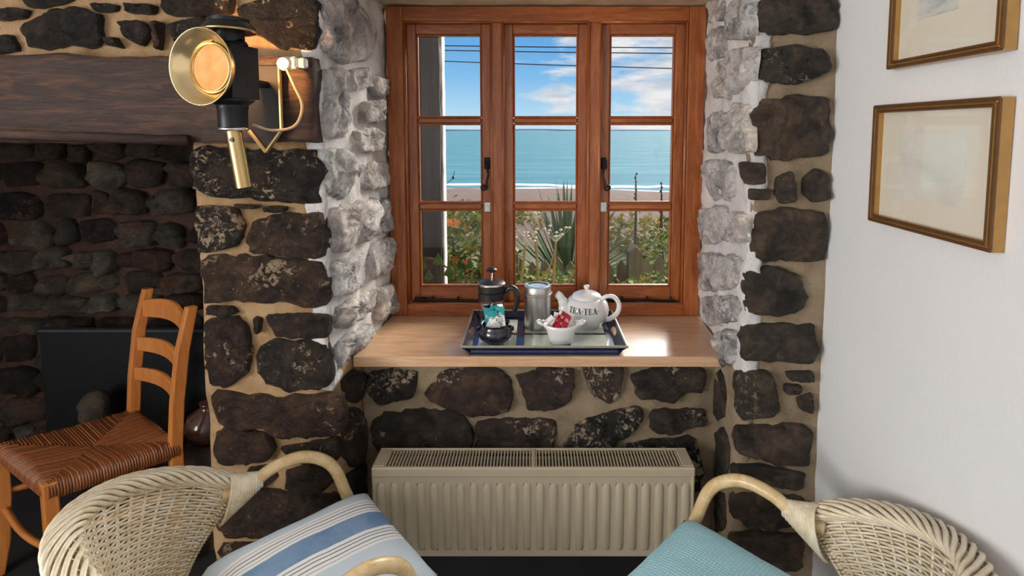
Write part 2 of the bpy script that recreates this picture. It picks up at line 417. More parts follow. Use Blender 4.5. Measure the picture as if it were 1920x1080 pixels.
# right return and right pier
RR0, RR1 = Vector((.617, YP, 0)), Vector((.612, 1.76, 0))
rr_ = mk('wall_return_right', hexa({(i, j, k): ((RR0 if j == 0 else RR1)+Vector(((0 if i == 0 else .05), 0, (0, .84)[k]))) for i in (0, 1) for j in (0, 1) for k in (0, 1)}, amp=.008), MORTAR_R, smooth=True)
struct(rr_, 'rough stone return of the right pier below the sill')
stones([[(1338,700),(1356,692),(1366,740),(1360,790),(1342,790)], [(1342,810),(1362,800),(1372,850),(1366,900),(1344,905)], [(1340,930),(1362,920),(1366,990),(1344,1000)]], RR0, Vector((-1, 0, 0)), rr_, STONE_R, .010, n=16)
wp = mk('wall_pier_right', hexa({(i, j, k): Vector(((((.634, .69)[j]) if i == 0 else .93), (YP, 2.16)[j], (0, 2.5)[k])) for i in (0, 1) for j in (0, 1) for k in (0, 1)}, amp=.009), MORTAR_R, smooth=True)
struct(wp, 'narrow stone pier between the window and the white wall')
stones([
 [(1420,0),(1490,-4),(1566,0),(1564,55),(1500,66),(1418,60)],
 [(1424,92),(1480,85),(1545,95),(1550,138),(1480,158),(1420,152)],
 [(1412,192),(1480,182),(1551,182),(1551,290),(1480,297),(1414,293),(1407,240)],
 [(1386,304),(1432,305),(1433,345),(1396,346)], [(1455,332),(1484,318),(1490,375),(1460,382),(1450,362)],
 [(1504,335),(1530,314),(1549,325),(1546,372),(1520,379),(1502,360)], [(1402,352),(1445,354),(1442,375),(1404,374)],
 [(1410,402),(1460,391),(1546,395),(1541,486),(1470,491),(1406,485)],
 [(1398,507),(1450,500),(1492,515),(1509,550),(1490,586),(1400,586),(1393,545)],
 [(1393,610),(1450,604),(1526,608),(1523,676),(1450,676),(1390,671)],
 [(1378,696),(1440,692),(1462,750),(1450,778),(1384,784)], [(1474,697),(1522,695),(1522,712),(1478,711)],
 [(1470,720),(1500,720),(1496,735),(1470,735)], [(1492,745),(1521,735),(1521,770),(1498,766)],
 [(1376,800),(1440,795),(1519,795),(1516,872),(1450,866),(1385,846)], [(1372,872),(1430,870),(1508,885),(1505,915),(1420,905),(1372,898)],
 [(1372,928),(1420,916),(1510,932),(1508,986),(1400,984),(1372,962)], [(1372,1002),(1440,996),(1505,1002),(1500,1062),(1400,1066),(1374,1040)],
 ], Vector((0, YP-.004, 0)), Vector((0, -1, 0)), wp, STONE_R, .018)
# white-washed reveals
def reveal(name, A, B, side, polys, label):
    """A front, B back point of the reveal line (plan); side = +1 lining lies on +x of the line"""
    t = .05*side
    g = hexa({(i, j, k): (A if j == 0 else B)+Vector((t if i == 1 else 0, 0, (.845 if j else (.80 if side < 0 else .76), 2.3)[k])) for i in (0, 1) for j in (0, 1) for k in (0, 1)}, res=.016, amp=.014, nsc=13)
    o = mk(name, g, MORTAR_W, smooth=True); struct(o, label)
    d = (B-A).normalized(); n_ = Vector((d.y, -d.x, 0)) * (1 if side < 0 else -1)
    stones(polys, A, n_, o, WSTONE, .022, rough=.75)
    return o
reveal('wall_reveal_left', Vector((-.608, YP-.006, 0)), Vector((-.566, 2.10, 0)), -1, [
 [(602,5),(640,-8),(664,0),(702,60),(692,110),(640,116),(602,95)], [(650,132),(685,125),(690,162),(655,172)], [(692,142),(716,150),(716,180),(694,180)],
 [(668,192),(718,186),(719,226),(674,233)], [(658,247),(700,238),(712,280),(670,287)], [(602,282),(650,278),(656,365),(612,372)], [(664,312),(720,302),(723,350),(675,356)],
 [(612,392),(700,370),(706,440),(622,478)], [(707,376),(726,370),(728,430),(710,436)], [(690,462),(729,442),(731,500),(682,530)], [(617,492),(680,472),(672,535),(620,560)],
 [(622,578),(698,540),(700,575),(627,622)], [(703,540),(730,530),(732,584),(700,604)], [(624,642),(690,604),(680,650),(632,690)], [(604,130),(640,128),(645,250),(604,262)]],
 'whitewashed rough stone reveal on the left of the window')
reveal('wall_reveal_right', Vector((.625, YP-.006, 0)), Vector((.662, 2.10, 0)), 1, [
 [(1331,60),(1360,50),(1366,110),(1331,112)], [(1344,152),(1385,96),(1416,88),(1412,150),(1380,182),(1344,182)], [(1330,215),(1370,210),(1373,280),(1335,286)],
 [(1377,192),(1408,196),(1410,285),(1382,285)], [(1322,302),(1378,300),(1384,370),(1335,380)], [(1320,392),(1364,386),(1368,450),(1321,455)], [(1374,396),(1402,400),(1400,455),(1374,450)],
 [(1319,472),(1394,482),(1390,540),(1321,546)], [(1318,560),(1388,552),(1386,600),(1330,612)], [(1350,622),(1384,616),(1380,680),(1364,692)], [(1374,2),(1414,0),(1414,70),(1370,76)], [(1332,0),(1365,0),(1362,40),(1332,44)]],
 'whitewashed rough stone reveal on the right of the window')
# chimney breast above the beam
cb = mk('wall_chimney_breast', hbox(-3.0, -.615, YP, 2.5, 1.55, 2.5, res=.04, amp=.012), MORTAR, smooth=True)
struct(cb, 'chimney breast of dark stones in sandy mortar above the beam')
stones([
 [(46,0),(95,-8),(145,0),(105,12),(62,16)], [(0,20),(35,16),(56,20),(50,35),(0,41)],
 [(40,52),(90,26),(150,15),(190,30),(196,78),(176,93),(140,84),(96,95),(58,88)], [(-10,70),(25,65),(40,96),(-10,103)],
 [(225,42),(270,40),(287,60),(271,89),(240,70)], [(291,40),(309,42),(306,95),(293,92)], [(178,10),(205,6),(222,10),(222,22),(185,25)], [(203,72),(222,70),(234,92),(212,88)],
 [(306,-4),(380,-10),(442,0),(440,28),(320,33)], [(322,48),(360,36),(404,38),(402,78),(330,84)], [(450,22),(520,-6),(600,-4),(600,92),(545,92),(470,62)], [(240,8),(296,10),(290,28),(244,26)]
 ], Vector((0, YP-.004, 0)), Vector((0, -1, 0)), cb, STONE, .02)
# inglenook back, cheek and hearth
YF = 2.42
fbk = mk('wall_fireplace', hbox(-3.0, -.90, YF, YF+.2, 0, 1.7, res=.05, amp=.02), MORTAR_F, smooth=True)
struct(fbk, 'sooty rubble back wall of the inglenook fireplace')
z = .10
while z < 1.6:
    hh = R.uniform(.075, .15); x = -2.62+R.uniform(-.1, 0)
    while x < -.98:
        ww = R.uniform(.08, .26); zz = z+R.uniform(-.012, .012)
        x0, x1, z0, z1 = x+.003, x+ww-.003, zz+.003, zz+hh-.003
        k = 8; pts = []
        for i in range(k):
            a = 2*PI*(i+.5)/k; ca, sa = math.cos(a), math.sin(a); e = .5
            pts.append(Vector(((x0+x1)/2+(x1-x0)/2*math.copysign(abs(ca)**e, ca)*R.uniform(.82, 1.08), YF-.006, (z0+z1)/2+(z1-z0)/2*math.copysign(abs(sa)**e, sa)*R.uniform(.72, 1.12))))
        SEED[0] += 1
        c, g = stone_geo(pts, Vector((0, -1, 0)), R.uniform(.015, .05), n=16, rings=(1.0, .97, .84, .45), rough=1.0, seed=SEED[0])
        mk('stone', g, SOOT, fbk, smooth=True, loc=c); x += ww
    z += hh
ck = mk('wall_left_room', hbox(-3.12, -3.0, -3.0, 2.6, 0, 2.5, res=.3, amp=0), PLASTER); struct(ck, 'plain white side wall of the room beyond the fireplace')
w2 = mk('fill_light_frame', merge(bbox(-3.0, -2.96, -2.38, -2.30, .8, 2.2), bbox(-3.0, -2.96, -.10, -.02, .8, 2.2), bbox(-3.0, -2.96, -2.30, -.10, .8, .86), bbox(-3.0, -2.96, -2.30, -.10, 2.14, 2.2)), WFV); struct(w2, 'wooden frame added round the fill light on the side wall', 'window')  # made-up frame round the fill light; the wall behind is solid
# right white wall, slightly wavy hand-finished plaster
wr = mk('wall_right', hbox(.865, .98, -3.0, 2.16, 0, 2.5, res=.06, amp=.007, nsc=1.6), PLASTER, smooth=False); autosmooth(wr, 50)
struct(wr, 'white painted plaster wall with hung pictures')
bk = mk('wall_rear', box(-3.1, .98, -3.05, -2.93, 0, 2.5), PLASTER); struct(bk, 'white wall behind the viewer')
ce = mk('ceiling', box(-3.1, .98, -3.05, 2.2, 2.5, 2.6), PLASTER); struct(ce, 'white ceiling', 'ceiling')
fl = mk('floor', box(-3.1, .98, -3.05, 2.6, -.06, 0), simple('dark_slate_floor', (.030, .028, .030), .45, 0, .35, 6, .2, 12)); struct(fl, 'dark slate floor', 'floor')
lt = mk('trim_1', hbox(-.62, .69, 1.60, 2.16, 2.052, 2.5, res=.05, amp=.004), mortar('cream_lintel', (.50, .38, .23), (.62, .50, .33), (.74, .64, .48), .3), smooth=True); struct(lt, 'cream painted lintel above the window', 'lintel')
# beam
bg_ = hbox(-2.9, -.612, 1.485, 1.80, 1.545, 1.785, res=.022, amp=.009, nsc=7)
def beamshape(p):
    if p.y < 1.6 and p.z < 1.61 and p.x < -.93: p.y += (1.61-p.z)*.35
    return p
bm_ = mk('mantel_beam', ([beamshape(Vector(p)) for p in bg_[0]], bg_[1]), BEAM, smooth=True); tag(bm_, 'massive dark sooty oak beam across the top of the fireplace', 'beam')
mk('edge_moulding', tube([(-2.9, 1.50, 1.585), (-1.6, 1.50, 1.575), (-.97, 1.505, 1.552)], .016, 8), BEAM, bm_, smooth=True)

# ------------------------------------------------------------------ window
WX, Z0, Z1 = .0475, .85, 2.047; HW = .6045
win = mk('window_1', merge(
  bbox(WX-HW, WX-HW+.062, 2.05, 2.15, Z0, Z1), bbox(WX+HW-.062, WX+HW, 2.05, 2.15, Z0, Z1)), WFV); struct(win, 'three-light varnished wooden casement window looking over the sea', 'window')
mk('head_rail', bbox(WX-HW+.062, WX+HW-.062, 2.052, 2.15, Z1-.06, Z1), WFH, win)
mk('bottom_rail', bbox(WX-HW+.062, WX+HW-.062, 2.048, 2.15, Z0, Z0+.050), WFH, win)
for s in (-1, 1): mk('mullion', bbox(WX+s*.186-.023, WX+s*.186+.023, 2.054, 2.15, Z0+.05, Z1-.06), WFV, win)
GV, GH = (.961, 1.2685, 1.296, 1.606, 1.63, 1.946), None
for s in (-1, 0, 1):
    cx = WX+s*.372; a, b = cx-.163, cx+.163; pa, pb = cx-.1255, cx+.1255; y0, y1 = 2.072, 2.118
    if s == 0: y0 += .004
    ca = mk('casement', merge(bbox(a, pa, y0, y1, .90, 1.987), bbox(pb, b, y0, y1, .90, 1.987)), WFV, win)
    ca['label'] = ('left-hand', 'middle fixed', 'right-hand')[s+1]+' casement of the window'
    mk('rail', bbox(pa, pb, y0, y1, .90, .961), WFH, ca); mk('rail', bbox(pa, pb, y0, y1, 1.946, 1.987), WFH, ca)
    for z0, z1 in ((1.2685, 1.296), (1.606, 1.63)): mk('glazing_bar', bbox(pa, pb, y0+.004, y1, z0, z1, .006), WFH, ca)
    for z0, z1 in ((.961, 1.2685), (1.296, 1.606), (1.63, 1.946)):
        mk('glass_pane', box(pa, pb, 2.099, 2.102, z0, z1), GLASS, ca)
        bd = [bbox(pa, pa+.007, y0+.008, 2.099, z0, z1, .003), bbox(pb-.007, pb, y0+.008, 2.099, z0, z1, .003), bbox(pa, pb, y0+.008, 2.099, z0, z0+.006, .002), bbox(pa, pb, y0+.008, 2.099, z1-.006, z1, .002)]
        mk('glazing_bead', merge(*bd), WFV, ca)
    ba, bb2, bz0, bz1 = cx-.1645, cx+.1645, .8995, 1.9885
    mk('frame_bead', merge(*[tube([p, q], .0062, 8) for p, q in (((ba, 2.056, bz0), (ba, 2.056, bz1)), ((bb2, 2.056, bz0), (bb2, 2.056, bz1)))]), WFV, win, smooth=True, stuff=True)
    mk('frame_bead', merge(*[tube([p, q], .0062, 8) for p, q in (((ba, 2.056, bz0), (bb2, 2.056, bz0)), ((ba, 2.056, bz1), (bb2, 2.056, bz1)))]), WFH, win, smooth=True, stuff=True)
    if s:
        hx = (b-.018) if s < 0 else (a+.018); yh = y0-.012
        sp = [Vector((hx, yh, 1.462)), Vector((hx, yh-.008, 1.44)), Vector((hx+s*.006*-1, yh-.016, 1.41)), Vector((hx, yh-.018, 1.385)), Vector((hx, yh-.018, 1.365))]
        curl = [Vector((hx+s*(.012)+s*-1*(.013-.0016*k/2)*math.cos(k*.55), yh-.018, 1.362-(.013-.0016*k/2)*math.sin(k*.55))) for k in range(14)]
        hd = mk('casement_fastener', merge(tube(catmull(sp, 5)+curl, .0042, 8), bbox(hx-.011, hx+.011, y0-.012, y0, 1.43, 1.475, .003)), IRON, ca, smooth=False); autosmooth(hd)
        mk('keeper_plate', merge(bbox(hx-.013, hx+.013, y0-.008, y0, 1.262, 1.302, .002), xf(lathe([(.007, 0), (.007, .006)], 12), Matrix.Translation((hx, y0-.008, 1.28)) @ Matrix.Rotation(PI/2, 4, 'X'))), STEEL, ca)
        sx0, sx1 = (a+.02, b-.02)
        st = mk('casement_stay', merge(tube([(sx0, y0-.014, .918), (sx0+.03, y0-.016, .914), (sx1, y0-.016, .908)], [.008, .0065, .005], 8),
             *[xf(lathe([(.006, 0), (.004, .014)], 8), Matrix.Translation((sx0+q*(sx1-sx0), y0-.018, .914))) for q in (.25, .6, .92)], bbox(sx0+.02, sx0+.045, y0-.016, y0, .906, .922, .002)), IRON, ca); autosmooth(st)
sl = [(-.585, 1.672), (.628, 1.672), (.64, 1.80), (.655, 2.06), (-.56, 2.06), (-.578, 1.80)]
si = mk('window_sill', prism(sl, .815, .85, 'Z'), SILLM, win); si['label'] = 'polished light wooden window board'
b_ = si.modifiers.new('b', 'BEVEL'); b_.width = .004; b_.segments = 2

# ------------------------------------------------------------------ outside
def grd(x, y): return (-.3 if y < 9 else -.3-(y-9)*.0807) + .05*fb((x, y, 0), .4)
V, F = [], []; ys = [2.2+i*.35 for i in range(20)]+[9.5+i*1.2 for i in range(32)]; xs = [-60, -40, -28, -20, -15, -11, -8, -6, -4.5, -3, -2, -1, 0, 1, 2, 3, 4.5, 6, 8, 11, 15, 20, 28, 40, 60]
for y in ys:
    for x in xs: V.append((x, y, grd(x, y)-(.9*max(0, (x-4)/30) if y > 25 else 0)))
nx = len(xs)
for j in range(len(ys)-1):
    for i in range(nx-1): F.append((j*nx+i, j*nx+i+1, (j+1)*nx+i+1, (j+1)*nx+i))
m, nt, bs = newmat('shingle_beach'); v = geopos(nt); n1 = noi(nt, v, .5, 6); n2 = noi(nt, v, 2.5, 12, .85)
c1 = ramp(nt, n2, [(.35, (.055, .027, .018)), (.5, (.17, .088, .056)), (.65, (.30, .185, .125))]); g_ = nt.nodes.new('ShaderNodeSeparateXYZ'); L(nt, v, g_.inputs[0])
gr_ = ramp(nt, noi(nt, v, 3, 5), [(.35, (.10, .13, .03)), (.6, (.33, .28, .10)), (.75, (.45, .36, .17))])
mr = N(nt, 'ShaderNodeMapRange'); L(nt, g_.outputs['Y'], mr.inputs[0]); mr.inputs[1].default_value = 7.5; mr.inputs[2].default_value = 9.5
L(nt, mixc(nt, mr.outputs[0], gr_.outputs[0], c1.outputs[0]), bs.inputs['Base Color']); bs.inputs['Roughness'].default_value = .9; bump(nt, bs, n2, 1, .05)
gd = mk('ground_beach', (V, F), m, smooth=True); gd['kind'] = 'structure'; tag(gd, 'pinkish shingle beach sloping from the garden to the sea', 'beach')
m, nt, bs = newmat('sea_water'); v = geopos(nt, (.05, .22, 1)); n1 = noi(nt, v, 1.3, 8, .7); n2 = noi(nt, geopos(nt, (.5, 2.0, 1)), 1, 5, .7)
L(nt, ramp(nt, n1, [(.3, (.045, .19, .25)), (.5, (.07, .255, .31)), (.7, (.13, .33, .37))]).outputs[0], bs.inputs['Base Color']); bs.inputs['Roughness'].default_value = .75; bs.inputs['Specular IOR Level'].default_value = .06; bump(nt, bs, n2, .4, .1)
se = mk('sea', ([(-6000, 30, -2.95), (6000, 30, -2.95), (6000, 7000, -2.95), (-6000, 7000, -2.95)], [(0, 1, 2, 3)]), m); se['kind'] = 'structure'; tag(se, 'calm turquoise sea reaching to the horizon', 'sea')
# surf line
def surf(y, amp, wd, seed):
    V, F = [], []; n = 80
    for i in range(n+1):
        x = -45+90*i/n; yy = y+1.3*fb((x+seed, 0, seed), .12)-max(0, x-2)*.22+amp*fb((x, seed, 0), .7); ww = wd*(.5+abs(fb((x, 3, seed), .5)))
        V += [(x, yy, -2.94), (x, yy+ww*.5, -2.80), (x, yy+ww, -2.94)]
    for i in range(n):
        for k in (0, 1): F.append((i*3+k, i*3+k+1, i*3+k+4, i*3+k+3))
    return V, F
fo = mk('surf', merge(surf(40.2, .5, 1.0, 1), surf(43.5, .8, 1.3, 5)), simple('sea_foam', (.85, .88, .88), .8), smooth=True); fo['kind'] = 'stuff'; tag(fo, 'white surf breaking along the shingle', 'surf')
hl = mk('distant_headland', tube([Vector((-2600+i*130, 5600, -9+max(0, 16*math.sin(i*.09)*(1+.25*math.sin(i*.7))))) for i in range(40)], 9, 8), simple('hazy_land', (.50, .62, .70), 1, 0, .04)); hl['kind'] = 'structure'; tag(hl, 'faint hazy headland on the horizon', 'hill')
def leafmat(name, a, b, tr=.35):
    m, nt, bs = newmat(name); oi = nt.nodes.new('ShaderNodeNewGeometry')
    L(nt, ramp(nt, oi.outputs['Random Per Island'], [(0, a), (1, b)]).outputs[0], bs.inputs['Base Color']); bs.inputs['Roughness'].default_value = .6; bs.inputs['Specular IOR Level'].default_value = .2
    out = nt.nodes['Material Output']; t = nt.nodes.new('ShaderNodeBsdfTranslucent'); L(nt, bs.inputs['Base Color'].links[0].from_socket, t.inputs[0])
    mx = N(nt, 'ShaderNodeMixShader'); mx.inputs[0].default_value = tr; L(nt, bs.outputs[0], mx.inputs[1]); L(nt, t.outputs[0], mx.inputs[2]); L(nt, mx.outputs[0], out.inputs[0]); return m
LEAF = leafmat('garden_leaf', (.045, .10, .008), (.26, .32, .035), .3); LEAFY = leafmat('yellowing_leaf', (.28, .19, .025), (.46, .34, .06)); IVY = leafmat('ivy_leaf', (.03, .12, .02), (.07, .20, .03), .3); SPIKE = leafmat('sword_leaf', (.045, .095, .045), (.14, .20, .09), .10)
FLOWER = leafmat('orange_flower', (.75, .17, .04), (.80, .30, .08)); STEM = simple('dry_stem', (.42, .36, .14), .7); STEMD = simple('dark_stem', (.10, .06, .035), .8); UMB = simple('cream_umbel', (.72, .70, .55), .8)
FENCEM = wood('weathered_fence', (.12, .10, .05), (.22, .18, .10), (.30, .25, .15), (8, 8, 1), .85, 4, .4); POSTM = wood('tarred_timber', (.005, .005, .005), (.014, .013, .011), (.05, .048, .04), (12, 12, .8), .6, 3, .8)
def leaf(p, d, ln, wd, up):
    d = d.normalized(); s = d.cross(up); s = s.normalized() if s.length > 1e-4 else Vector((1, 0, 0)); k = d*ln
    return [p, p+k*.45+s*wd, p+k+up*(-.15*ln), p+k*.45-s*wd], [(0, 1, 2), (0, 2, 3)]
def bush(name, c, r, n, mats, label, ls=.06, fl=0):
    z0 = grd(c[0], c[1]); oz = c[2]-r[2]-z0; t = thing(name, (c[0], c[1], z0), 0, label, 'shrub')
    mk('stem', merge(*[tube([(0, 0, 0), (R.uniform(-.5, .5)*r[0], R.uniform(-.3, .3)*r[1], oz+r[2]*R.uniform(.9, 1.6))], [.012, .005], 6) for _ in range(7)]), STEMD, t)
    gs = [[] for _ in mats]
    for i in range(n):
        v = Vector((R.gauss(0, 1), R.gauss(0, 1), R.gauss(0, 1))).normalized()*R.uniform(.45, 1)**.5*(1+.22*fb((i*.01, i, 0), 1))
        p = Vector((v.x*r[0], v.y*r[1], v.z*r[2]+r[2]+oz)); d = Vector((R.uniform(-1, 1), R.uniform(-1, .4), R.uniform(-.5, .9)))
        gs[0 if i % 5 or len(mats) < 2 else 1].append(leaf(p, d, ls*R.uniform(.6, 1.3), ls*R.uniform(.2, .35), Vector((R.uniform(-.3, .3), -.4, 1)).normalized()))
    for g, m_ in zip(gs, mats): mk('foliage', merge(*g), m_, t, stuff=True, fix=False)
    if fl: 
        for i in range(fl):
            q = Vector((R.uniform(-.7, .8)*r[0], -r[1]*R.uniform(.6, 1), oz+r[2]*R.uniform(1.0, 1.8)))
            mk('flower', merge(*[leaf(q, Vector((math.cos(a), -.5, math.sin(a))), .034, .011, Vector((0, -1, .2))) for a in (0, 1.05, 2.1, 3.14, 4.2, 5.2)]), FLOWER, t, fix=False)
    return t
c = P(880, 480, 3.5); bush('flowering_shrub', (c.x-.02, 3.5, c.z-.05), (.32, .28, .40), 1500, [LEAF, LEAFY], 'leafy green shrub with orange flowers seen through the left casement', .07, 9)
c = P(1235, 490, 4.3); bush('shrub', (c.x+.16, 4.45, c.z-.1), (.36, .24, .36), 1200, [LEAF, LEAFY], 'yellow-green bush behind the fence seen through the right casement', .06)
c = P(1010, 530, 3.4); bush('shrub', (c.x+.05, 3.05, c.z-.06), (.46, .22, .24), 1300, [LEAF, LEAFY], 'low leafy plants below the spiky plant outside the middle casement', .055)
c = P(1150, 530, 3.3); bush('shrub', (c.x+.28, 3.25, c.z-.16), (.34, .22, .24), 800, [LEAF, LEAFY], 'low yellow-green weeds in front of the fence post', .05)
c = P(1210, 425, 8.5); bush('dune_grass', (c.x, 8.5, c.z-.12), (1.3, .5, .28), 900, [LEAFY, LEAF], 'dry golden grass at the edge of the shingle beach', .13)
c = P(862, 385, 9.5); bush('dune_grass', (c.x, 9.6, c.z-.2), (1.6, .5, .25), 800, [LEAFY, LEAF], 'low straw-coloured scrub in front of the beach at left', .13)
# spiky plant: each sword leaf a part
c = P(1062, 540, 5.2); sp_ = thing('spiky_yucca', (c.x, 5.2, c.z-.30), 0, 'large spiky plant with long sword leaves in the garden', 'plant')
for i in range(110):
    a = R.uniform(0, 2*PI); el = math.radians(R.uniform(12, 88)); ln = R.uniform(.85, 1.2); w_ = R.uniform(.024, .038)
    d = Vector((math.cos(a)*math.cos(el), math.sin(a)*math.cos(el)*.7, math.sin(el))); sd = d.cross(Vector((0, 0, 1))).normalized(); upv = sd.cross(d)
    V, F = [], []
    for k in range(6):
        t = k/5; p = Vector((0, 0, .25))+d*(ln*t)-Vector((0, 0, 1))*(.10*t*t*math.cos(el)); ww = w_*(1-t**2.2)+.001
        V += [p-sd*ww+upv*ww*.35, p, p+sd*ww+upv*ww*.35]
    for k in range(5):
        for q in (0, 1): F.append((k*3+q, k*3+q+1, k*3+q+4, k*3+q+3))
    mk('leaf', (V, F), SPIKE, sp_, smooth=True, fix=False)
mk('trunk', lathe([(.07, 0), (.09, .15), (.05, .3)], 10), STEMD, sp_)
# umbel stems
for (px, py, Y, lean, lb) in ((1002, 408, 2.76, -.06, 'tall pale hogweed stem leaning left with dried flower heads'), (1042, 452, 2.70, .05, 'pale umbel-topped stem in front of the spiky plant'), (985, 458, 2.62, .10, 'thin dry stem crossing in front of the spiky plant')):
    c = P(px, py, Y); t = thing('hogweed_stem', (c.x-lean, Y, -.3), 0, lb, 'plant')
    mk('stem', tube(catmull([(0, 0, 0), (lean*.3, 0, (c.z+.3)*.5), (lean, 0, c.z+.3)], 6), [.009]*6+[.008]*6+[.005], 6), STEM, t)
    um = []
    for k in range(12):
        q = Vector((lean+R.uniform(-.07, .07), R.uniform(-.05, .05), c.z+.3+R.uniform(.02, .07))); um += [tube([(lean, 0, c.z+.29), q], .0015, 4), lathe([(.002, 0), (.011, .006), (.004, .012)], 6, q)]
    mk('flower_head', merge(*um), UMB, t)
    mk('side_branch', tube([(lean*.4, 0, c.z*.6+.3), (lean+.12, .02, c.z+.18)], .004, 5), STEM, t)
for px, y0_, lb in ((1192, 328, 'tall thin dark dock spike nearer the middle of the right casement'), (1240, 346, 'shorter thin dark dock spike near the right edge of the right casement')):
    c = P(px, y0_, 6.5); t = thing('dock_stem', (c.x, 6.5, -.3), 0, lb, 'plant'); mk('stem', tube([(0, 0, 0), (.01, 0, .9), (0, 0, c.z+.3)], [.018, .014, .006], 6), STEMD, t)
    mk('seed_head', merge(*[lathe([(.004, 0), (.016, .012), (.004, .03)], 6, (R.uniform(-.012, .012), 0, c.z+.3-.05*k)) for k in range(11)]), STEMD, t, stuff=True)
# ivy trail at the lower left pane
t = thing('ivy_trail', (-.52, 2.30, .0), 0, 'ivy trail with green leaves at the foot of the black post', 'plant')
mk('stem', tube(catmull([(.02, 0, 0), (.03, 0, .9), (.06, .0, 1.02), (.13, .02, .98), (.22, .02, .93)], 5), .004, 5), STEMD, t)
for (x, z, s) in ((.03, 1.0, .05), (.10, 1.02, .045), (.15, .97, .05), (.20, .95, .04), (.24, 1.0, .035), (.06, .95, .04)):
    mk('leaf', prism([(x-s*.5, z-s*.4), (x-s*.2, z-s*.5), (x, z-s*.7), (x+s*.3, z-s*.5), (x+s*.55, z-s*.3), (x+s*.3, z+.1*s), (x+s*.1, z+s*.6), (x-s*.2, z+.1*s)], -.012, -.009), IVY, t)
# picket fence
c0 = P(835, 492, 4.05); c1 = P(1262, 478, 4.05); fx0, fx1 = c0.x-.6, c1.x+.9
fe = thing('picket_fence', ((fx0+fx1)/2, 4.05, -.3), 0, 'weathered low picket fence across the garden', 'fence'); off = (fx0+fx1)/2
x = fx0; pk = None
while x < fx1:
    h = R.uniform(.86, .92)
    mk('picket', prism([(x-off-.036, 0), (x-off+.036, 0), (x-off+.036, h-.05), (x-off, h), (x-off-.036, h-.05)], -.012, .012), FENCEM, fe); x += .098
for zz in (.25, .68): mk('rail', bbox(fx0-off, fx1-off, .012, .05, zz, zz+.07), FENCEM, fe)
for px in (1189, 960, 700): q = P(px, 470, 3.98); mk('post', prism([(q.x-off-.05, 0), (q.x-off+.05, 0), (q.x-off+.05, .97), (q.x-off, 1.02), (q.x-off-.05, .97)], -.13, -.03), FENCEM, fe)
# black post outside the left casement
c = P(806, 300, 2.42); pp = thing('timber_post', (c.x, 2.42, -.3), 0, 'rough black timber post just outside the left casement', 'post')
mk('shaft', hbox(-.066, .058, -.06, .06, 0, 3.4, res=.03, amp=.006, nsc=9), POSTM, pp, smooth=True); mk('white_edge', hbox(.058, .063, -.02, .06, 0, 3.4, res=.03, amp=.003, nsc=15), simple('flaking_white_paint', (.8, .78, .74), .8, 0, .2, 30), pp, smooth=True)
c = P(850, 333, 2.36); cc_ = P(838, 345, 2.40); hk = thing('wire_hook', cc_, 0, 'small wire hook sticking out of the black post', 'hook'); mk('wire', tube([(0, 0, 0), (c.x-cc_.x, c.y-cc_.y, c.z-cc_.z), (c.x-cc_.x+.006, c.y-cc_.y, c.z-cc_.z+.03)], .0015, 5), IRON, hk); mk('knob', lathe([(.002, -.008), (.008, 0), (.002, .008)], 8, (c.x-cc_.x, c.y-cc_.y, c.z-cc_.z)), IRON, hk)
for rows, lb in (((84, 90), 'topmost overhead cable crossing the sky'), ((92, 101), 'middle overhead cable just below the topmost one'), ((110, 131), 'lowest overhead cable crossing the sky')):
    yc = 16+.5*(rows[0]-84)/8; a, b = P(700, rows[0], yc), P(1350, rows[1], yc); q = (b-a)
    o = mk('overhead_cable', tube([a-q*1.5, a-q*.5+Vector((0, 0, -.01)), a, (a+b)/2+Vector((0, 0, -.02)), b, b+q*1.5], .017, 5), BLKPL); tag(o, lb, 'cable')

# ------------------------------------------------------------------ radiator
ra = thing('radiator', (0, 1.57, .24), 0, 'cream panel radiator with slotted top grille under the sill', 'radiator')
mk('front_panel', bbox(-.497, .497, 0, .012, .005, .285, .005), CREAMRAD, ra)
rib = None
for i in range(24):
    x = -.472+i*.04104
    if rib is None:
        V = []; F = []
        prof = [(-.0125, 0), (-.0085, -.0075), (.0085, -.0075), (.0125, 0)]
        for zz, k in ((.030, 0), (.042, 1), (.238, 1), (.250, 0)):
            for a, b in prof: V.append((a*(1 if k else .8), b*k, zz))
        for j in range(3):
            for q in range(3): F.append((j*4+q, j*4+q+1, (j+1)*4+q+1, (j+1)*4+q))
        F += [(0, 4, 8, 12), (3, 15, 11, 7)]
        rib = mk('rib', (V, F), CREAMRAD, ra, loc=(x, .0, 0)); autosmooth(rib, 60)
    else:
        o = rib.copy(); COL.objects.link(o); o.parent = ra; o.location = (x, 0, 0)
mk('back_panel', bbox(-.49, .49, .075, .087, .005, .285, .005), CREAMRAD, ra)
mk('convector_fins', merge(*[box(-.47+i*.0105, -.469+i*.0105, .014, .073, .04, .262) for i in range(90)]), simple('grey_steel_fin', (.10, .09, .075), .6), ra, stuff=True)
for s in (-1, 1): mk('side_cover', bbox(min(s*.4995, s*.489), max(s*.4995, s*.489), -.004, .10, .015, .30, .004), CREAMRAD, ra)
mk('grille_frame', merge(bbox(-.5, .5, -.006, .008, .272, .303, .004), bbox(-.5, .5, .093, .103, .285, .303, .003), bbox(-.5, -.462, .006, .095, .285, .303, .003), bbox(.462, .5, .006, .095, .285, .303, .003), bbox(-.006, .006, .006, .095, .290, .303, .002)), CREAMRAD, ra)
mk('grille_slats', merge(*[bbox(-.462+i*.0102, -.4575+i*.0102, .006, .096, .290, .302, .001) for i in range(91)]), CREAMRAD, ra, stuff=True)
mk('wall_bracket', merge(box(-.35, -.32, .085, .185, .10, .22), box(.32, .35, .085, .185, .10, .22)), CREAMRAD, ra)
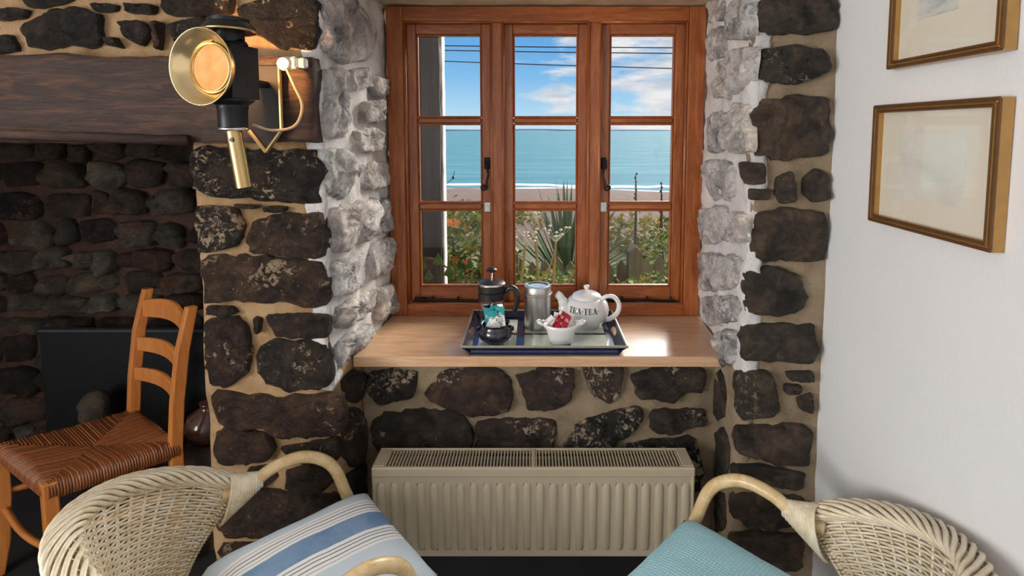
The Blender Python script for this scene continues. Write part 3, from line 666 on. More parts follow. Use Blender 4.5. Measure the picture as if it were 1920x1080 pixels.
for s in (-1, 1): mk('pipe', tube([(s*.47, .045, .02), (s*.47, .045, -.238)], .008, 8), WHITEPL, ra)

# ------------------------------------------------------------------ tray and tea things
ZS = .8515
a, b = P(866, 668, 1), None
def onz(px, py, z):
    d = ray(px, py); t = (z-EYE)/d.z; return EYEV+d*t
fl_, fr_ = onz(880, 668, ZS), onz(1163, 668, ZS); bl_ = onz(906, 588, ZS)
tw, td = fr_.x-fl_.x, bl_.y-fl_.y; tcx = (fl_.x+fr_.x)/2-.002; ty0 = 1.681
td = .325
tr = thing('tea_tray', (tcx, ty0+td/2, ZS), 0, 'navy lacquered tray with pictured glass base on the window board', 'tray')
hx, hy = tw/2, td/2; fz = .031; fx = .027
mk('base', bbox(-hx, hx, -hy, hy, 0, .008, .002), TRAYM, tr)
def side(p0, p1, q0, q1, name='side'):
    n_ = Vector((p1-p0)).cross(Vector((0, 0, 1))).normalized()*.006
    mid = lambda a_, b_: a_.lerp(b_, .45)-n_*1.6
    V = [p0, p1, mid(p1, q1), q1, q0, mid(p0, q0)]; V2 = [v-n_*1.0 for v in V]
    F = [(0, 1, 2, 5), (5, 2, 3, 4), (6, 11, 8, 7), (11, 10, 9, 8), (0, 6, 7, 1), (4, 3, 9, 10), (1, 7, 8, 2), (2, 8, 9, 3), (0, 5, 11, 6), (5, 4, 10, 11)]
    o = mk(name, (V+V2, F), TRAYM, tr)
    mk('rim', tube([q0-n_*.5+Vector((0, 0, .001)), q1-n_*.5+Vector((0, 0, .001))], .0042, 6), TRAYEDGE, o)
B = [Vector((-hx, -hy, .0)), Vector((hx, -hy, .0)), Vector((hx, hy, .0)), Vector((-hx, hy, .0))]
T = [Vector((-hx-fx, -hy-.012, fz)), Vector((hx+fx, -hy-.012, fz)), Vector((hx+fx, hy+.02, fz)), Vector((-hx-fx, hy+.02, fz))]
for i in range(4): side(B[i], B[(i+1) % 4], T[i], T[(i+1) % 4])
for o in [c for c in tr.children if c.name.startswith('side')]:
    if max(abs(v.co.x) for v in o.data.vertices)-min(abs(v.co.x) for v in o.data.vertices) > .1: continue      # front and back have no hand hole
    sg = 1 if o.data.vertices[0].co.x > 0 else -1
    cut = mk('cutter', xf(lathe([(.042, -.05), (.042, .05)], 24), Matrix.Translation((sg*(hx+fx*.6), .0, fz*.60)) @ Matrix.Rotation(PI/2, 4, 'Y') @ Matrix.Diagonal((.17, 1, 1, 1))), TRAYM)
    cut.location = tr.location; md = o.modifiers.new('hole', 'BOOLEAN'); md.object = cut; md.operation = 'DIFFERENCE'; md.solver = 'EXACT'
    bpy.context.view_layer.update(); dg = bpy.context.evaluated_depsgraph_get(); me = D.meshes.new_from_object(o.evaluated_get(dg)); o.modifiers.clear(); o.data = me; D.objects.remove(cut)
m, nt, bs = newmat('glass_over_prints'); L(nt, ramp(nt, noi(nt, texco(nt), 16, 5), [(.3, (.52, .60, .52)), (.5, (.66, .72, .64)), (.7, (.74, .74, .66))]).outputs[0], bs.inputs['Base Color']); bs.inputs['Roughness'].default_value = .04; bs.inputs['Coat Weight'].default_value = 1; bs.inputs['Coat Roughness'].default_value = .01
PRINT = m
for i in range(3):
    for j in range(2):
        x0 = -hx+.022+i*(2*hx-.02)/3; y0 = -hy+.018+j*(2*hy-.02)/2
        mk('pictured_panel', box(x0, x0+(2*hx-.02)/3-.028, y0, y0+(2*hy-.02)/2-.022, .008, .0095), PRINT, tr)
ZT = ZS+.0096
def place(px, py): q = onz(px, py, ZT); return q
# french press
q = Vector((-.152, 1.905, 0))
fp = thing('cafetiere', (q.x, q.y, ZT), 0, 'glass cafetiere with black plastic band handle and plunger knob', 'coffee press')
fp.scale = (1.10, 1.10, 1.10); r = .042
mk('glass_beaker', merge(lathe([(r-.002, .002), (r, .006), (r, .125)], 36, cap1=False), lathe([(r-.003, .003), (r-.003, .125)], 36, cap1=False)), GLASS, fp, smooth=True)
mk('foot_ring', lathe([(r+.001, 0), (r+.002, .008), (r-.004, .008)], 32), BLKPL, fp)
o = mk('band', lathe([(r+.0005, .098), (r+.003, .099), (r+.003, .122), (r+.0005, .123)], 36, cap0=False, cap1=False), BLKPL, fp); autosmooth(o)
o = mk('lid', lathe([(r+.0005, .123), (r+.003, .126), (r+.003, .150), (r, .154), (r-.010, .157), (.006, .159), (.0, .159)], 36, cap0=False, cap1=False), BLKPL, fp); autosmooth(o, 35)
mk('lid_ring', lathe([(r+.0034, .146), (r+.0042, .148), (r+.0034, .151), (r+.001, .1535)], 36, cap0=False, cap1=False), CHROME, fp, smooth=True)
mk('plunger_rod', tube([(0, 0, .03), (0, 0, .19)], .0024, 8), CHROME, fp, smooth=True)
o = mk('knob', lathe([(.004, .184), (.007, .188), (.017, .191), (.018, .196), (.012, .201), (.0, .202)], 24, cap1=False), BLKPL, fp); autosmooth(o, 50)
mk('plunger_disc', lathe([(r-.005, .07), (r-.004, .073), (r-.005, .077)], 28), CHROME, fp, smooth=True)
mk('spout', xf(lathe([(.010, 0), (.004, .012)], 8), Matrix.Translation((-r-.001, 0, .140)) @ Matrix.Rotation(-PI/2, 4, 'Y')), GLASS, fp)
mk('handle', tube(catmull([(r, -.004, .120), (r+.018, -.006, .136), (r+.036, -.008, .130), (r+.044, -.009, .105), (r+.040, -.009, .075), (r+.030, -.008, .052)], 6), [.009]*6+[.010]*12+[.009]*6+[.0085]*6+[.006], 10, flat=.75), BLKPL, fp, smooth=True)
# canister
cn = thing('steel_canister', (.016, 1.905, ZT), 0, 'brushed steel canister with clear-topped lid', 'canister')
o = mk('body', lathe([(.0405, 0), (.0425, .003), (.0425, .112)], 44), STEEL, cn); autosmooth(o, 30)
o = mk('lid', lathe([(.0425, .112), (.0455, .114), (.0455, .119), (.0435, .121), (.0435, .138), (.041, .143), (.036, .143), (.034, .140)], 44, cap0=False, cap1=False), STEEL, cn); autosmooth(o, 30)
mk('lid_gasket', lathe([(.0362, .1425), (.033, .1435), (.0325, .139)], 40, cap0=False, cap1=False), BLKPL, cn)
mk('lid_window', lathe([(.0, .1402), (.0335, .1402)], 40, cap0=False, cap1=False), simple('pale_blue_lid_disc', (.55, .66, .74), .08, 0, .05, 6, 0, 60, .6), cn)
cn.scale = (1.16, 1.16, 1.10)
# teapot
tp = thing('teapot', (.196, 1.925, ZT), 0, 'white teapot lettered TEA TEA in black', 'teapot'); tp.scale = (1.2, 1.2, 1.13)
prof = [(.040, 0), (.042, .004), (.050, .012), (.062, .026), (.0685, .045), (.069, .060), (.064, .078), (.054, .090), (.045, .096)]
o = mk('body', lathe(prof, 48), CERAM, tp, smooth=True)
def trad(z):
    for (r0, z0), (r1, z1) in zip(prof, prof[1:]):
        if z0 <= z <= z1: return r0+(r1-r0)*(z-z0)/(z1-z0)
    return .045
o = mk('lid', lathe([(.046, .094), (.046, .098), (.040, .105), (.026, .112), (.010, .116), (.0, .1165)], 40, cap1=False), CERAM, tp, smooth=True)
mk('lid_knob', lathe([(.005, .115), (.0045, .120), (.008, .124), (.0095, .129), (.007, .134), (.0, .136)], 20, cap1=False), CERAM, tp, smooth=True)
mk('spout', tube(catmull([(-.050, -.010, .040), (-.068, -.012, .062), (-.074, -.013, .085), (-.084, -.015, .103), (-.092, -.016, .110)], 5), [.022]*3+[.019]*4+[.015]*5+[.0125]*5+[.011]*4, 16), CERAM, tp, smooth=True)
mk('handle', tube(catmull([(.040, -.018, .086), (.056, -.026, .104), (.080, -.028, .103), (.096, -.027, .080), (.092, -.022, .050), (.072, -.012, .026), (.056, -.008, .022)], 6), .0085, 12, flat=.8), CERAM, tp, smooth=True)
def letters(word, h):
    out = []; x = 0; st = .21*h; th = .07*h
    def seg(x0, y0, x1, y1, w0):
        return [(x0-w0/2, y0), (x0+w0/2, y0), (x1+w0/2, y1), (x1-w0/2, y1)]
    for ch in word:
        if ch == 'T': w_ = .78*h; q = [[(x, h-th), (x+w_, h-th), (x+w_, h), (x, h)], seg(x+w_/2, 0, x+w_/2, h, st), seg(x+.03*h, h*.74, x+.03*h, h, th*.9), seg(x+w_-.03*h, h*.74, x+w_-.03*h, h, th*.9), [(x+.2*h, 0), (x+w_-.2*h, 0), (x+w_-.2*h, th), (x+.2*h, th)]]
        elif ch == 'E': w_ = .68*h; q = [seg(x+.18*h, 0, x+.18*h, h, st), [(x, 0), (x+w_, 0), (x+w_, th), (x, th)], [(x, h-th), (x+w_, h-th), (x+w_, h), (x, h)], [(x+.18*h, h*.48), (x+.5*h, h*.48), (x+.5*h, h*.48+th), (x+.18*h, h*.48+th)], seg(x+w_-.03*h, 0, x+w_-.03*h, h*.26, th), seg(x+w_-.03*h, h*.74, x+w_-.03*h, h, th), seg(x+.5*h, h*.38, x+.5*h, h*.64, th)]
        elif ch == 'A': w_ = .86*h; q = [seg(x+.14*h, 0, x+.42*h, h, th*1.1), seg(x+.70*h, 0, x+.42*h, h, st), [(x+.22*h, h*.3), (x+.62*h, h*.3), (x+.62*h, h*.3+th), (x+.22*h, h*.3+th)], [(x, 0), (x+.28*h, 0), (x+.28*h, th), (x, th)], [(x+.55*h, 0), (x+.88*h, 0), (x+.88*h, th), (x+.55*h, th)]]
        else: w_ = .24*h; q = [[(x+.12*h+.10*h*math.cos(k*PI/4), h*.5+.10*h*math.sin(k*PI/4)) for k in range(8)]]
        out += q; x += w_+.10*h
    return out, x
lt_, wd_ = letters('TEA.TEA.', .0175); V, F = [], []
def subdiv(poly):
    if len(poly) != 4: return [poly]
    (a, b, c, d), o = [Vector((*p, 0)) for p in poly], []
    for i in range(4):
        for j in range(4):
            f = lambda u, v: tuple(a.lerp(b, u).lerp(d.lerp(c, u), v))[:2]
            o.append([f(i/4, j/4), f((i+1)/4, j/4), f((i+1)/4, (j+1)/4), f(i/4, (j+1)/4)])
    return o
for poly in [q for p in lt_ for q in subdiv(p)]:
    k = len(V)
    for (u, v_) in poly:
        zz = .060+v_; rr = trad(zz)+.0010; an = -PI/2-.22+(u-wd_/2)/.072; V.append((rr*math.cos(an), rr*math.sin(an), zz))
    F.append(tuple(range(k, len(V))))
mk('lettering', (V, F), INK, tp)
# dark sugar pot with sachets
q = onz(928, 652, ZT); bw = thing('dark_pot', (-.128, 1.758, ZT), 0, 'round dark blue glazed pot holding teal and white sachets', 'pot'); bw.scale = (1.2, 1.2, 1.12)
o = mk('body', lathe([(.024, 0), (.028, .004), (.044, .018), (.0485, .032), (.044, .048), (.038, .056), (.040, .062), (.042, .064), (.039, .063), (.035, .056), (.038, .04), (.036, .02), (.0, .014)], 36, cap1=False), DARKCER, bw, smooth=True)
mk('lug', merge(tube([(.040, 0, .052), (.049, 0, .050), (.0485, 0, .040)], .004, 8), tube([(-.040, 0, .052), (-.049, 0, .050), (-.0485, 0, .040)], .004, 8)), DARKCER, bw, smooth=True)
def sachet(name, c, w_, h, rot, mat, label, cat, grp, edge=None):
    o = D.objects.new(name, None)
    V, F = [], []
    n = 5
    for j in range(n+1):
        for i in range(n+1):
            u, v_ = i/n, j/n; bl = math.sin(PI*u)*math.sin(PI*v_); V.append((w_*(u-.5), -.0025*bl, h*(v_-.5)))
    k = len(V)
    for j in range(n+1):
        for i in range(n+1):
            u, v_ = i/n, j/n; bl = math.sin(PI*u)*math.sin(PI*v_); V.append((w_*(u-.5), .0025*bl+.0004, h*(v_-.5)))
    for j in range(n):
        for i in range(n):
            a_ = j*(n+1)+i; F += [(a_, a_+1, a_+n+2, a_+n+1), (k+a_, k+a_+n+1, k+a_+n+2, k+a_+1)]
    D.objects.remove(o)
    o = mk(name, (V, F), mat, None, smooth=True, loc=c, fix=False); o.rotation_euler = rot
    if edge:
        mk('printed_band', merge(box(-w_*.36, w_*.36, -.0032, -.0028, -h*.04, h*.02), box(-w_*.36, w_*.20, -.0032, -.0028, h*.08, h*.12)), edge, o)
        mk('crimped_end', merge(box(-w_/2, w_/2, -.0009, .0012, h*.42, h*.5), box(-w_/2, w_/2, -.0009, .0012, -h*.5, -h*.42)), mat, o)
    return tag(o, label, cat, grp)
bx, by, bz = -.128, 1.758, ZT+.008
for dx, dy, dz, ry, rx, lb in ((-.022, .012, .080, -.12, -.10, 'leftmost teal sachet standing in the dark pot'), (-.006, .020, .086, .10, -.05, 'teal sachet standing behind the others in the dark pot'), (.014, .016, .084, -.06, -.16, 'teal sachet at the right in the dark pot'), (-.012, .002, .074, .05, -.22, 'front teal sachet in the dark pot')):
    sachet('sachet', (bx+dx, by+dy, bz+dz), .032, .056, (rx, ry, R.uniform(-.2, .2)), TEAL, lb, 'sachet', 'teal sachets', PAPERW)
for dx, dy, dz, ry, lb in ((-.016, -.012, .062, .4, 'white sachet leaning left in the dark pot'), (-.002, -.018, .064, -.5, 'white sachet at the front of the dark pot'), (.014, -.014, .066, .7, 'white sachet leaning right in the dark pot'), (.022, -.002, .068, -.3, 'rightmost white sachet in the dark pot'), (.006, -.006, .068, .15, 'white sachet in the middle of the dark pot')):
    sachet('sachet', (bx+dx, by+dy, bz+dz), .022, .034, (-.55, ry, R.uniform(-.4, .4)), PAPERW, lb, 'sachet', 'white sachets', simple('grey_print', (.3, .3, .32), .6))
# white boat-shaped dish
wd = thing('white_dish', (.094, 1.762, ZT), 0, 'white eared dish holding red and white sachets', 'dish'); wd.scale = (1.15, 1.15, 1.1)
V, F = [], []; n = 40; lv = [(.0, .0, 0), (.030, 0, 0), (.033, .0, .008), (.041, .0, .045), (.046, .010, .060), (.044, .010, .061), (.038, 0, .046), (.030, 0, .010), (0, 0, .008)]
for r_, ear, zz in lv:
    for k in range(n):
        a_ = 2*PI*k/n; e = abs(math.cos(a_))**6; rr = r_+ear*e*1.5; V.append((rr*math.cos(a_)*1.08, rr*math.sin(a_)*.88, zz+(.006*e if ear else 0)))
for i in range(len(lv)-1):
    for k in range(n): F.append((i*n+k, i*n+(k+1) % n, (i+1)*n+(k+1) % n, (i+1)*n+k))
mk('body', (V, F), CERAM, wd, smooth=True)
for s in (-1, 1): mk('ear', tube([(s*.052, -.014, .060), (s*.066, -.011, .067), (s*.070, 0, .068), (s*.066, .011, .067), (s*.052, .014, .060)], .0042, 8), CERAM, wd, smooth=True)
bx, by = .094, 1.762
for dx, dy, dz, ry, lb in ((-.012, -.004, .064, .85, 'red sachet lying leftmost in the white dish'), (.004, .004, .074, .75, 'upper red sachet in the middle of the white dish'), (.018, -.006, .068, .65, 'red sachet lying at the right in the white dish'), (-.002, -.016, .060, 1.2, 'red sachet at the front of the white dish')):
    sachet('sachet', (bx+dx, by+dy, bz+dz), .022, .052, (-.75, ry, .1), REDP, lb, 'sachet', 'red sachets', PAPERW)
for dx, dy, dz, ry, lb in ((-.030, .006, .064, -.7, 'white sachet at the left ear of the white dish'), (.030, .010, .072, .5, 'white sachet standing at the right of the white dish'), (.010, .020, .078, -.2, 'white sachet standing at the back of the white dish'), (-.014, .018, .072, .3, 'white sachet behind the red ones in the white dish')):
    sachet('sachet', (bx+dx, by+dy, bz+dz), .024, .036, (-.5, ry, .2), PAPERW, lb, 'sachet', 'white sachets', simple('grey_print', (.3, .3, .32), .6))

# ------------------------------------------------------------------ coach lamp
LX, LY, LZ = -.748, 1.335, 1.722
la = thing('coach_lamp', (LX, LY, LZ), -.26, 'black carriage lamp with glowing round lens hung on the beam', 'wall lamp')
h = .044
o = mk('body', merge(bbox(-h, h, -h, -h+.003, -.062, .062, .001), bbox(-h, -h+.003, -h, h, -.062, .062, .001), bbox(h-.003, h, -h, h, -.062, .062, .001), bbox(-h, h, -h, h, .059, .064, .001), bbox(-h, h, -h, h, -.065, -.060, .001),
    bbox(-h, -h+.012, h-.003, h, -.062, .062, .001), bbox(h-.012, h, h-.003, h, -.062, .062, .001)), LAMPBLK, la)
mk('shoulder', lathe([(.056, .064), (.050, .072), (.036, .082)], 4), LAMPBLK, la); o = mk('neck', lathe([(.034, .074), (.034, .112), (.030, .116)], 28), LAMPBLK, la); autosmooth(o)
o = mk('chimney_cap', lathe([(.030, .112), (.060, .098), (.062, .101), (.060, .108), (.050, .120), (.046, .122), (.046, .130), (.036, .134), (.0, .138)], 32, cap0=False, cap1=False), LAMPBLK, la); autosmooth(o, 30)
mk('cap_ring', lathe([(.0605, .098), (.0628, .100), (.0625, .103)], 32, cap0=False, cap1=False), BRASS, la, smooth=True)
o = mk('base_collar', lathe([(.050, -.065), (.050, -.070), (.036, -.080), (.036, -.088), (.034, -.092), (.034, -.135)], 28), LAMPBLK, la); autosmooth(o, 30)
mk('collar_ring', lathe([(.0355, -.135), (.0365, -.138), (.0355, -.143), (.02, -.143)], 28), CHROME, la, smooth=True)
bt = mk('brass_tube', tube([(0, 0, -.143), (.014, .01, -.285)], .0185, 20), BRASS, la); autosmooth(bt, 40); mk('key_slot', xf(lathe([(.0, 0), (.0055, 0), (.0055, .004), (.0, .004)], 12, cap0=False, cap1=False), Matrix.Translation((.012, -.0175, -.165)) @ Matrix.Rotation(PI/2, 4, 'X')), BLKPL, la)
# dish on the front (-y) face
Md = Matrix.Translation((-.006, -h, .006)) @ Matrix.Rotation(PI/2, 4, 'X')
m_amb = simple('amber_brass_reflector', (.78, .60, .33), .22, .85, .1, 10)
o = mk('reflector_dish', xf(lathe([(.058, .0), (.058, .004), (.066, .010), (.078, .024), (.088, .040), (.0905, .041), (.089, .037), (.080, .020), (.070, .008), (.060, -.002)], 44, cap0=False, cap1=False), Md), m_amb, la, smooth=True)
mk('lens_ring', xf(lathe([(.056, .0), (.060, .004), (.060, .012), (.055, .013)], 40, cap0=False, cap1=False), Md), BRASS, la, smooth=True)
m, nt, bs = newmat('lit_amber_lens'); nt.nodes.remove(bs)
em = N(nt, 'ShaderNodeEmission', Strength=1.35); L(nt, ramp(nt, noi(nt, texco(nt), 18, 3), [(.3, (1.0, .42, .12)), (.7, (1.0, .62, .26))]).outputs[0], em.inputs[0]); tb = N(nt, 'ShaderNodeBsdfTransparent', Color=(1, .8, .5, 1)); mx = N(nt, 'ShaderNodeMixShader'); mx.inputs[0].default_value = .72
L(nt, tb.outputs[0], mx.inputs[1]); L(nt, em.outputs[0], mx.inputs[2]); L(nt, mx.outputs[0], nt.nodes['Material Output'].inputs[0])
mk('lens', xf(lathe([(.0, .006), (.057, .003)], 40, cap0=False, cap1=False), Md), m, la)
m, nt, bs = newmat('bulb_glow'); bs.inputs['Emission Color'].default_value = (1, .55, .2, 1); bs.inputs['Emission Strength'].default_value = 12
mk('bulb', lathe([(.0, -.03), (.006, -.028), (.012, -.012), (.013, .0), (.009, .013), (.0, .018)], 14, cap0=False, cap1=False), m, la, smooth=True)
pl = D.lights.new('lamp_bulb_light', 'POINT'); pl.energy = 6.5; pl.color = (1, .5, .18); pl.shadow_soft_size = .012; po = D.objects.new('lamp_bulb_light', pl); COL.objects.link(po); po.parent = la; po.location = (0, .022, .0)
# bracket and flex
br = thing('lamp_bracket', (-.735, 1.482, 1.725), 0, 'brass-edged pointed wall bracket carrying the carriage lamp', 'bracket')
bpoly = [(-.045, .03), (.045, .03), (.045, -.145), (.0, -.205), (-.045, -.145)]
mk('back_plate', prism(bpoly, -.012, -.004), simple('dull_black_paint', (.008, .008, .010), .8), br)
for i in range(1, 4):
    (x0, z0), (x1, z1) = bpoly[i], bpoly[(i+1) % 5]; mk('edge_strip', tube([(x0, -.014, z0), (x1, -.014, z1)], .0055, 6), BRASS, br)
mk('edge_strip', tube([(.045, -.014, .03), (.045, -.014, -.145)], .0055, 6), BRASS, br)
mk('arm', bbox(-.012, .012, -.12, -.010, -.03, -.012, .002), LAMPBLK, br)
jb = thing('cable_connector', (-.655, 1.468, 1.762), 0, 'small white plastic cable connector on the beam beside the lamp', 'connector')
o = mk('body', merge(bbox(-.022, .020, -.020, .012, -.016, .016, .006), bbox(.020, .040, -.014, .012, -.013, .013, .004)), WHITEPL, jb); 
mk('round_boss', xf(lathe([(.018, 0), (.016, .008)], 20), Matrix.Translation((-.014, -.018, -.004)) @ Matrix.Rotation(PI/2, 4, 'X')), WHITEPL, jb)
cb_ = mk('lamp_cable', tube(catmull([(-.664, 1.452, 1.745), (-.640, 1.440, 1.70), (-.618, 1.435, 1.645), (-.632, 1.42, 1.593), (-.68, 1.40, 1.58), (-.722, 1.375, 1.595)], 8), .0038, 8), simple('beige_cable', (.55, .40, .24), .5), smooth=True); tag(cb_, 'thin beige flex looping from the connector to the carriage lamp', 'cable')

# ------------------------------------------------------------------ framed pictures on the right wall
GILT = simple('antique_gilt', (.50, .30, .11), .32, .85, .25, 40)
GILTD = simple('dark_gilt', (.16, .075, .03), .4, .4, .3, 40)
def mat_print(name, stops, sc):
    m, nt, bs = newmat(name); v = texco(nt, 'Object', (1, .6, 1.4)); L(nt, ramp(nt, noi(nt, v, sc, 8, .65, .6), stops).outputs[0], bs.inputs['Base Color']); bs.inputs['Roughness'].default_value = .8; return m
MATB = simple('cream_mount_board', (.72, .67, .56), .9, 0, .03, 4)
def picture(name, y0, y1, z0, z1, my, mz, pm, label):
    X = .862; w_, hh = y1-y0, z1-z0; t = thing(name, (X, (y0+y1)/2, z0), 0, label, 'picture')
    a, b = w_/2, hh; fw = .017
    def member(pts, nm='frame_member'):
        V = [(-.024, y, z) for y, z in pts]+[(0, y, z) for y, z in pts]
        o = mk(nm, (V, [(0, 1, 2, 3), (7, 6, 5, 4)]+[(i, i+4, (i+1) % 4+4, (i+1) % 4) for i in range(4)]), GILT, t)
        return o
    quad = [[(-a, 0), (a, 0), (a-fw, fw), (-a+fw, fw)], [(a, 0), (a, b), (a-fw, b-fw), (a-fw, fw)], [(a, b), (-a, b), (-a+fw, b-fw), (a-fw, b-fw)], [(-a, b), (-a, 0), (-a+fw, fw), (-a+fw, b-fw)]]
    for q in quad:
        o = member(q)
        for s, rr, mt in ((.15, .0035, GILTD), (.55, .0032, GILT), (.9, .003, GILTD)):
            p0 = Vector((-.024, q[0][0]*(1-s)+q[3][0]*s, q[0][1]*(1-s)+q[3][1]*s)); p1 = Vector((-.024, q[1][0]*(1-s)+q[2][0]*s, q[1][1]*(1-s)+q[2][1]*s))
            mk('moulding_bead', tube([p0, p1], rr, 6), mt, o)
    mk('mount', box(-.010, -.004, -a+fw, a-fw, fw, b-fw), MATB, t)
    mk('print', box(-.0112, -.010, my[0]-(y0+y1)/2, my[1]-(y0+y1)/2, mz[0]-z0, mz[1]-z0), pm, t)
    mk('glass', box(-.0165, -.0155, -a+fw*.9, a-fw*.9, fw*.9, b-fw*.9), GLASS, t)
    return t
X_ = .85
def wallpt(px, py): return onplane(px, py, Vector((.84, 0, 0)), Vector((1, 0, 0)))
A, Bq = wallpt(1641, 197), wallpt(1640, 413); C_, Dq = wallpt(1879, 183), wallpt(1862, 478)
y1 = A.y; y0 = (C_.y+Dq.y)/2; z1 = (A.z+C_.z)/2; z0 = (Bq.z+Dq.z)/2
i0, i1 = wallpt(1790, 240), wallpt(1680, 240); j0 = wallpt(1680, 370).z; j1 = wallpt(1680, 245).z
picture('framed_picture', y0, y1, z0, z1, (i0.y-.02, i1.y), (j0, j1), mat_print('faded_landscape', [(.3, (.60, .60, .52)), (.5, (.70, .69, .62)), (.7, (.76, .74, .68))], 8), 'gilt framed faded landscape hanging lower on the white wall')
Bq = wallpt(1665, 127); Dq = wallpt(1883, 98); zb = (Bq.z+Dq.z)/2
picture('framed_picture', Dq.y, Bq.y, zb, zb+.30, ((Dq.y+Bq.y)/2-.03, Bq.y-.075), (zb+.10, zb+.24), mat_print('faded_flower_print', [(.3, (.30, .36, .38)), (.5, (.55, .58, .55)), (.7, (.70, .68, .62))], 22), 'gilt framed grey-green print hanging above the other picture')

# ------------------------------------------------------------------ rush-seated ladder-back chair
def rush_chair():
    t = thing('ladder_back_chair', (-1.555, 1.83, 0), 0, 'honey wooden ladder-back chair with rush seat in the fireplace', 'chair')
    # corners in plan, local (origin at t)
    o_ = Vector((-1.555, 1.83, 0))
    RF, RN, FN, FF = [Vector((x, y, 0))-o_ for x, y in ((-1.585, 2.03), (-1.275, 1.815), (-1.53, 1.60), (-1.885, 1.80))]
    bk_ = ((RF-FF).normalized()+(RN-FN).normalized()).normalized()
    sd = (RF-RN).normalized()
    def post(base, name):
        V = []; F = []; lv = [(0, -.010), (.25, 0), (.46, .0), (.62, .012), (.80, .035), (.955, .07)]
        for z_, rk in lv:
            c = base+bk_*rk; dx, dy = .019, .015
            if z_ > .9: dx = .016
            for a_, b_ in ((-1, -1), (1, -1), (1, 1), (-1, 1)): V.append(c+bk_*(a_*dx)+sd*(b_*dy)+Vector((0, 0, z_)))
        for i in range(len(lv)-1):
            for k in range(4): F.append((i*4+k, i*4+(k+1) % 4, i*4+4+(k+1) % 4, i*4+4+k))
        F += [(3, 2, 1, 0), tuple(len(V)-4+k for k in range(4))]
        o = mk('leg', (V, F), CHAIRW, t); o['label'] = 'tall back leg rising to the top of the backrest'; m_ = o.modifiers.new('b', 'BEVEL'); m_.width = .004; m_.segments = 2
    post(RF, 'leg'); post(RN, 'leg')
    for base in (FN, FF):
        out = (base-(FN+FF+RN+RF)/4); out.z = 0; out = out.normalized()
        lv = [(0, .035), (.12, .012), (.3, 0), (.40, 0), (.475, 0)]; V, F = [], []
        for z_, k_ in lv:
            c = base+(-bk_)*k_
            for a_, b_ in ((-1, -1), (1, -1), (1, 1), (-1, 1)): V.append(c+bk_*(a_*.020)+sd*(b_*.018)+Vector((0, 0, z_)))
        for i in range(len(lv)-1):
            for k in range(4): F.append((i*4+k, i*4+(k+1) % 4, i*4+4+(k+1) % 4, i*4+4+k))
        F += [(3, 2, 1, 0), tuple(len(V)-4+k for k in range(4))]
        o = mk('leg', (V, F), CHAIRW, t); m_ = o.modifiers.new('b', 'BEVEL'); m_.width = .005; m_.segments = 2
    # slats, curved backwards, arched tops
    for z_, hh, rk, arch in ((.845, .075, .052, .028), (.715, .058, .028, .020), (.60, .055, .014, .018)):
        V, F = [], []; n = 14
        for i in range(n+1):
            u = i/n; c = RF.lerp(RN, u)+bk_*(rk-.004+.030*math.sin(PI*u)); tp_ = z_+hh-arch*.3+arch*math.sin(PI*u); bt_ = z_+arch*.55*math.sin(PI*u)
            for q_, zz in ((-.007, bt_), (.007, bt_), (.007, tp_), (-.007, tp_)): V.append(c+bk_*q_+Vector((0, 0, zz)))
        for i in range(n):
            for k in range(4): F.append((i*4+k, i*4+(k+1) % 4, i*4+4+(k+1) % 4, i*4+4+k))
        o = mk('back_slat', (V, F), CHAIRW, t); autosmooth(o, 50); m_ = o.modifiers.new('b', 'BEVEL'); m_.width = .003; m_.segments = 2
    zs = .455
    cor = [RF, RN, FN, FF]; ctr = sum(cor, Vector())/4
    for i in range(4):
        a_, b_ = cor[i], cor[(i+1) % 4]
        mk('seat_rail', tube([a_+Vector((0, 0, zs-.022)), b_+Vector((0, 0, zs-.022))], .012, 8), CHAIRW, t, smooth=True)
        mk('stretcher', tube(catmull([a_+Vector((0, 0, .24+.06*(i % 2))), a_.lerp(b_, .5)+(ctr-a_.lerp(b_, .5)).normalized()*(-.01)+Vector((0, 0, .225+.06*(i % 2))), b_+Vector((0, 0, .24+.06*(i % 2)))], 5), .011, 8, flat=1.3), CHAIRW, t, smooth=True)
    gs = []
    cor2 = [c+(c-ctr).normalized()*.012 for c in cor]
    for i in range(4):
        a_, b_ = cor2[i], cor2[(i+1) % 4]; n = 46
        for k in range(n):
            u = (k+.5)/n; e = a_.lerp(b_, u); s = min(u, 1-u)*2
            inn = e.lerp(ctr, 1.0) if False else (a_.lerp(ctr, u*2) if u < .5 else b_.lerp(ctr, (1-u)*2))
            zc = zs+.020-.016*s; out = (e-inn); ol = out.length; od = out.normalized() if ol > 1e-5 else Vector((1, 0, 0))
            jt = R.uniform(-.0015, .0015)
            gs.append(tube([e+Vector((0, 0, zs-.034)), e+od*.010+Vector((0, 0, zs-.015)), e+od*.004+Vector((0, 0, zs+.010+jt)), e.lerp(inn, .15)+Vector((0, 0, zs+.020+jt)), inn+Vector((0, 0, zc+jt))], .0046, 5, caps=False))
    m, nt, bs = newmat('rush'); g_ = nt.nodes.new('ShaderNodeNewGeometry'); v = texco(nt)
    c1 = ramp(nt, g_.outputs['Random Per Island'], [(0, (.16, .045, .012)), (.5, (.27, .085, .022)), (1, (.40, .15, .045))])
    L(nt, mixc(nt, noi(nt, v, 60, 4), c1.outputs[0], (.20, .06, .018)), bs.inputs['Base Color']); bs.inputs['Roughness'].default_value = .38; bump(nt, bs, noi(nt, v, 200, 3), .4, .002)
    mk('rush_seat', merge(*gs), m, t, smooth=True, stuff=True, fix=False)
    mk('seat_core', prism([(c.x*.97, c.y*.97) for c in cor], zs-.02, zs+.004, 'Z'), m, t)
rush_chair()

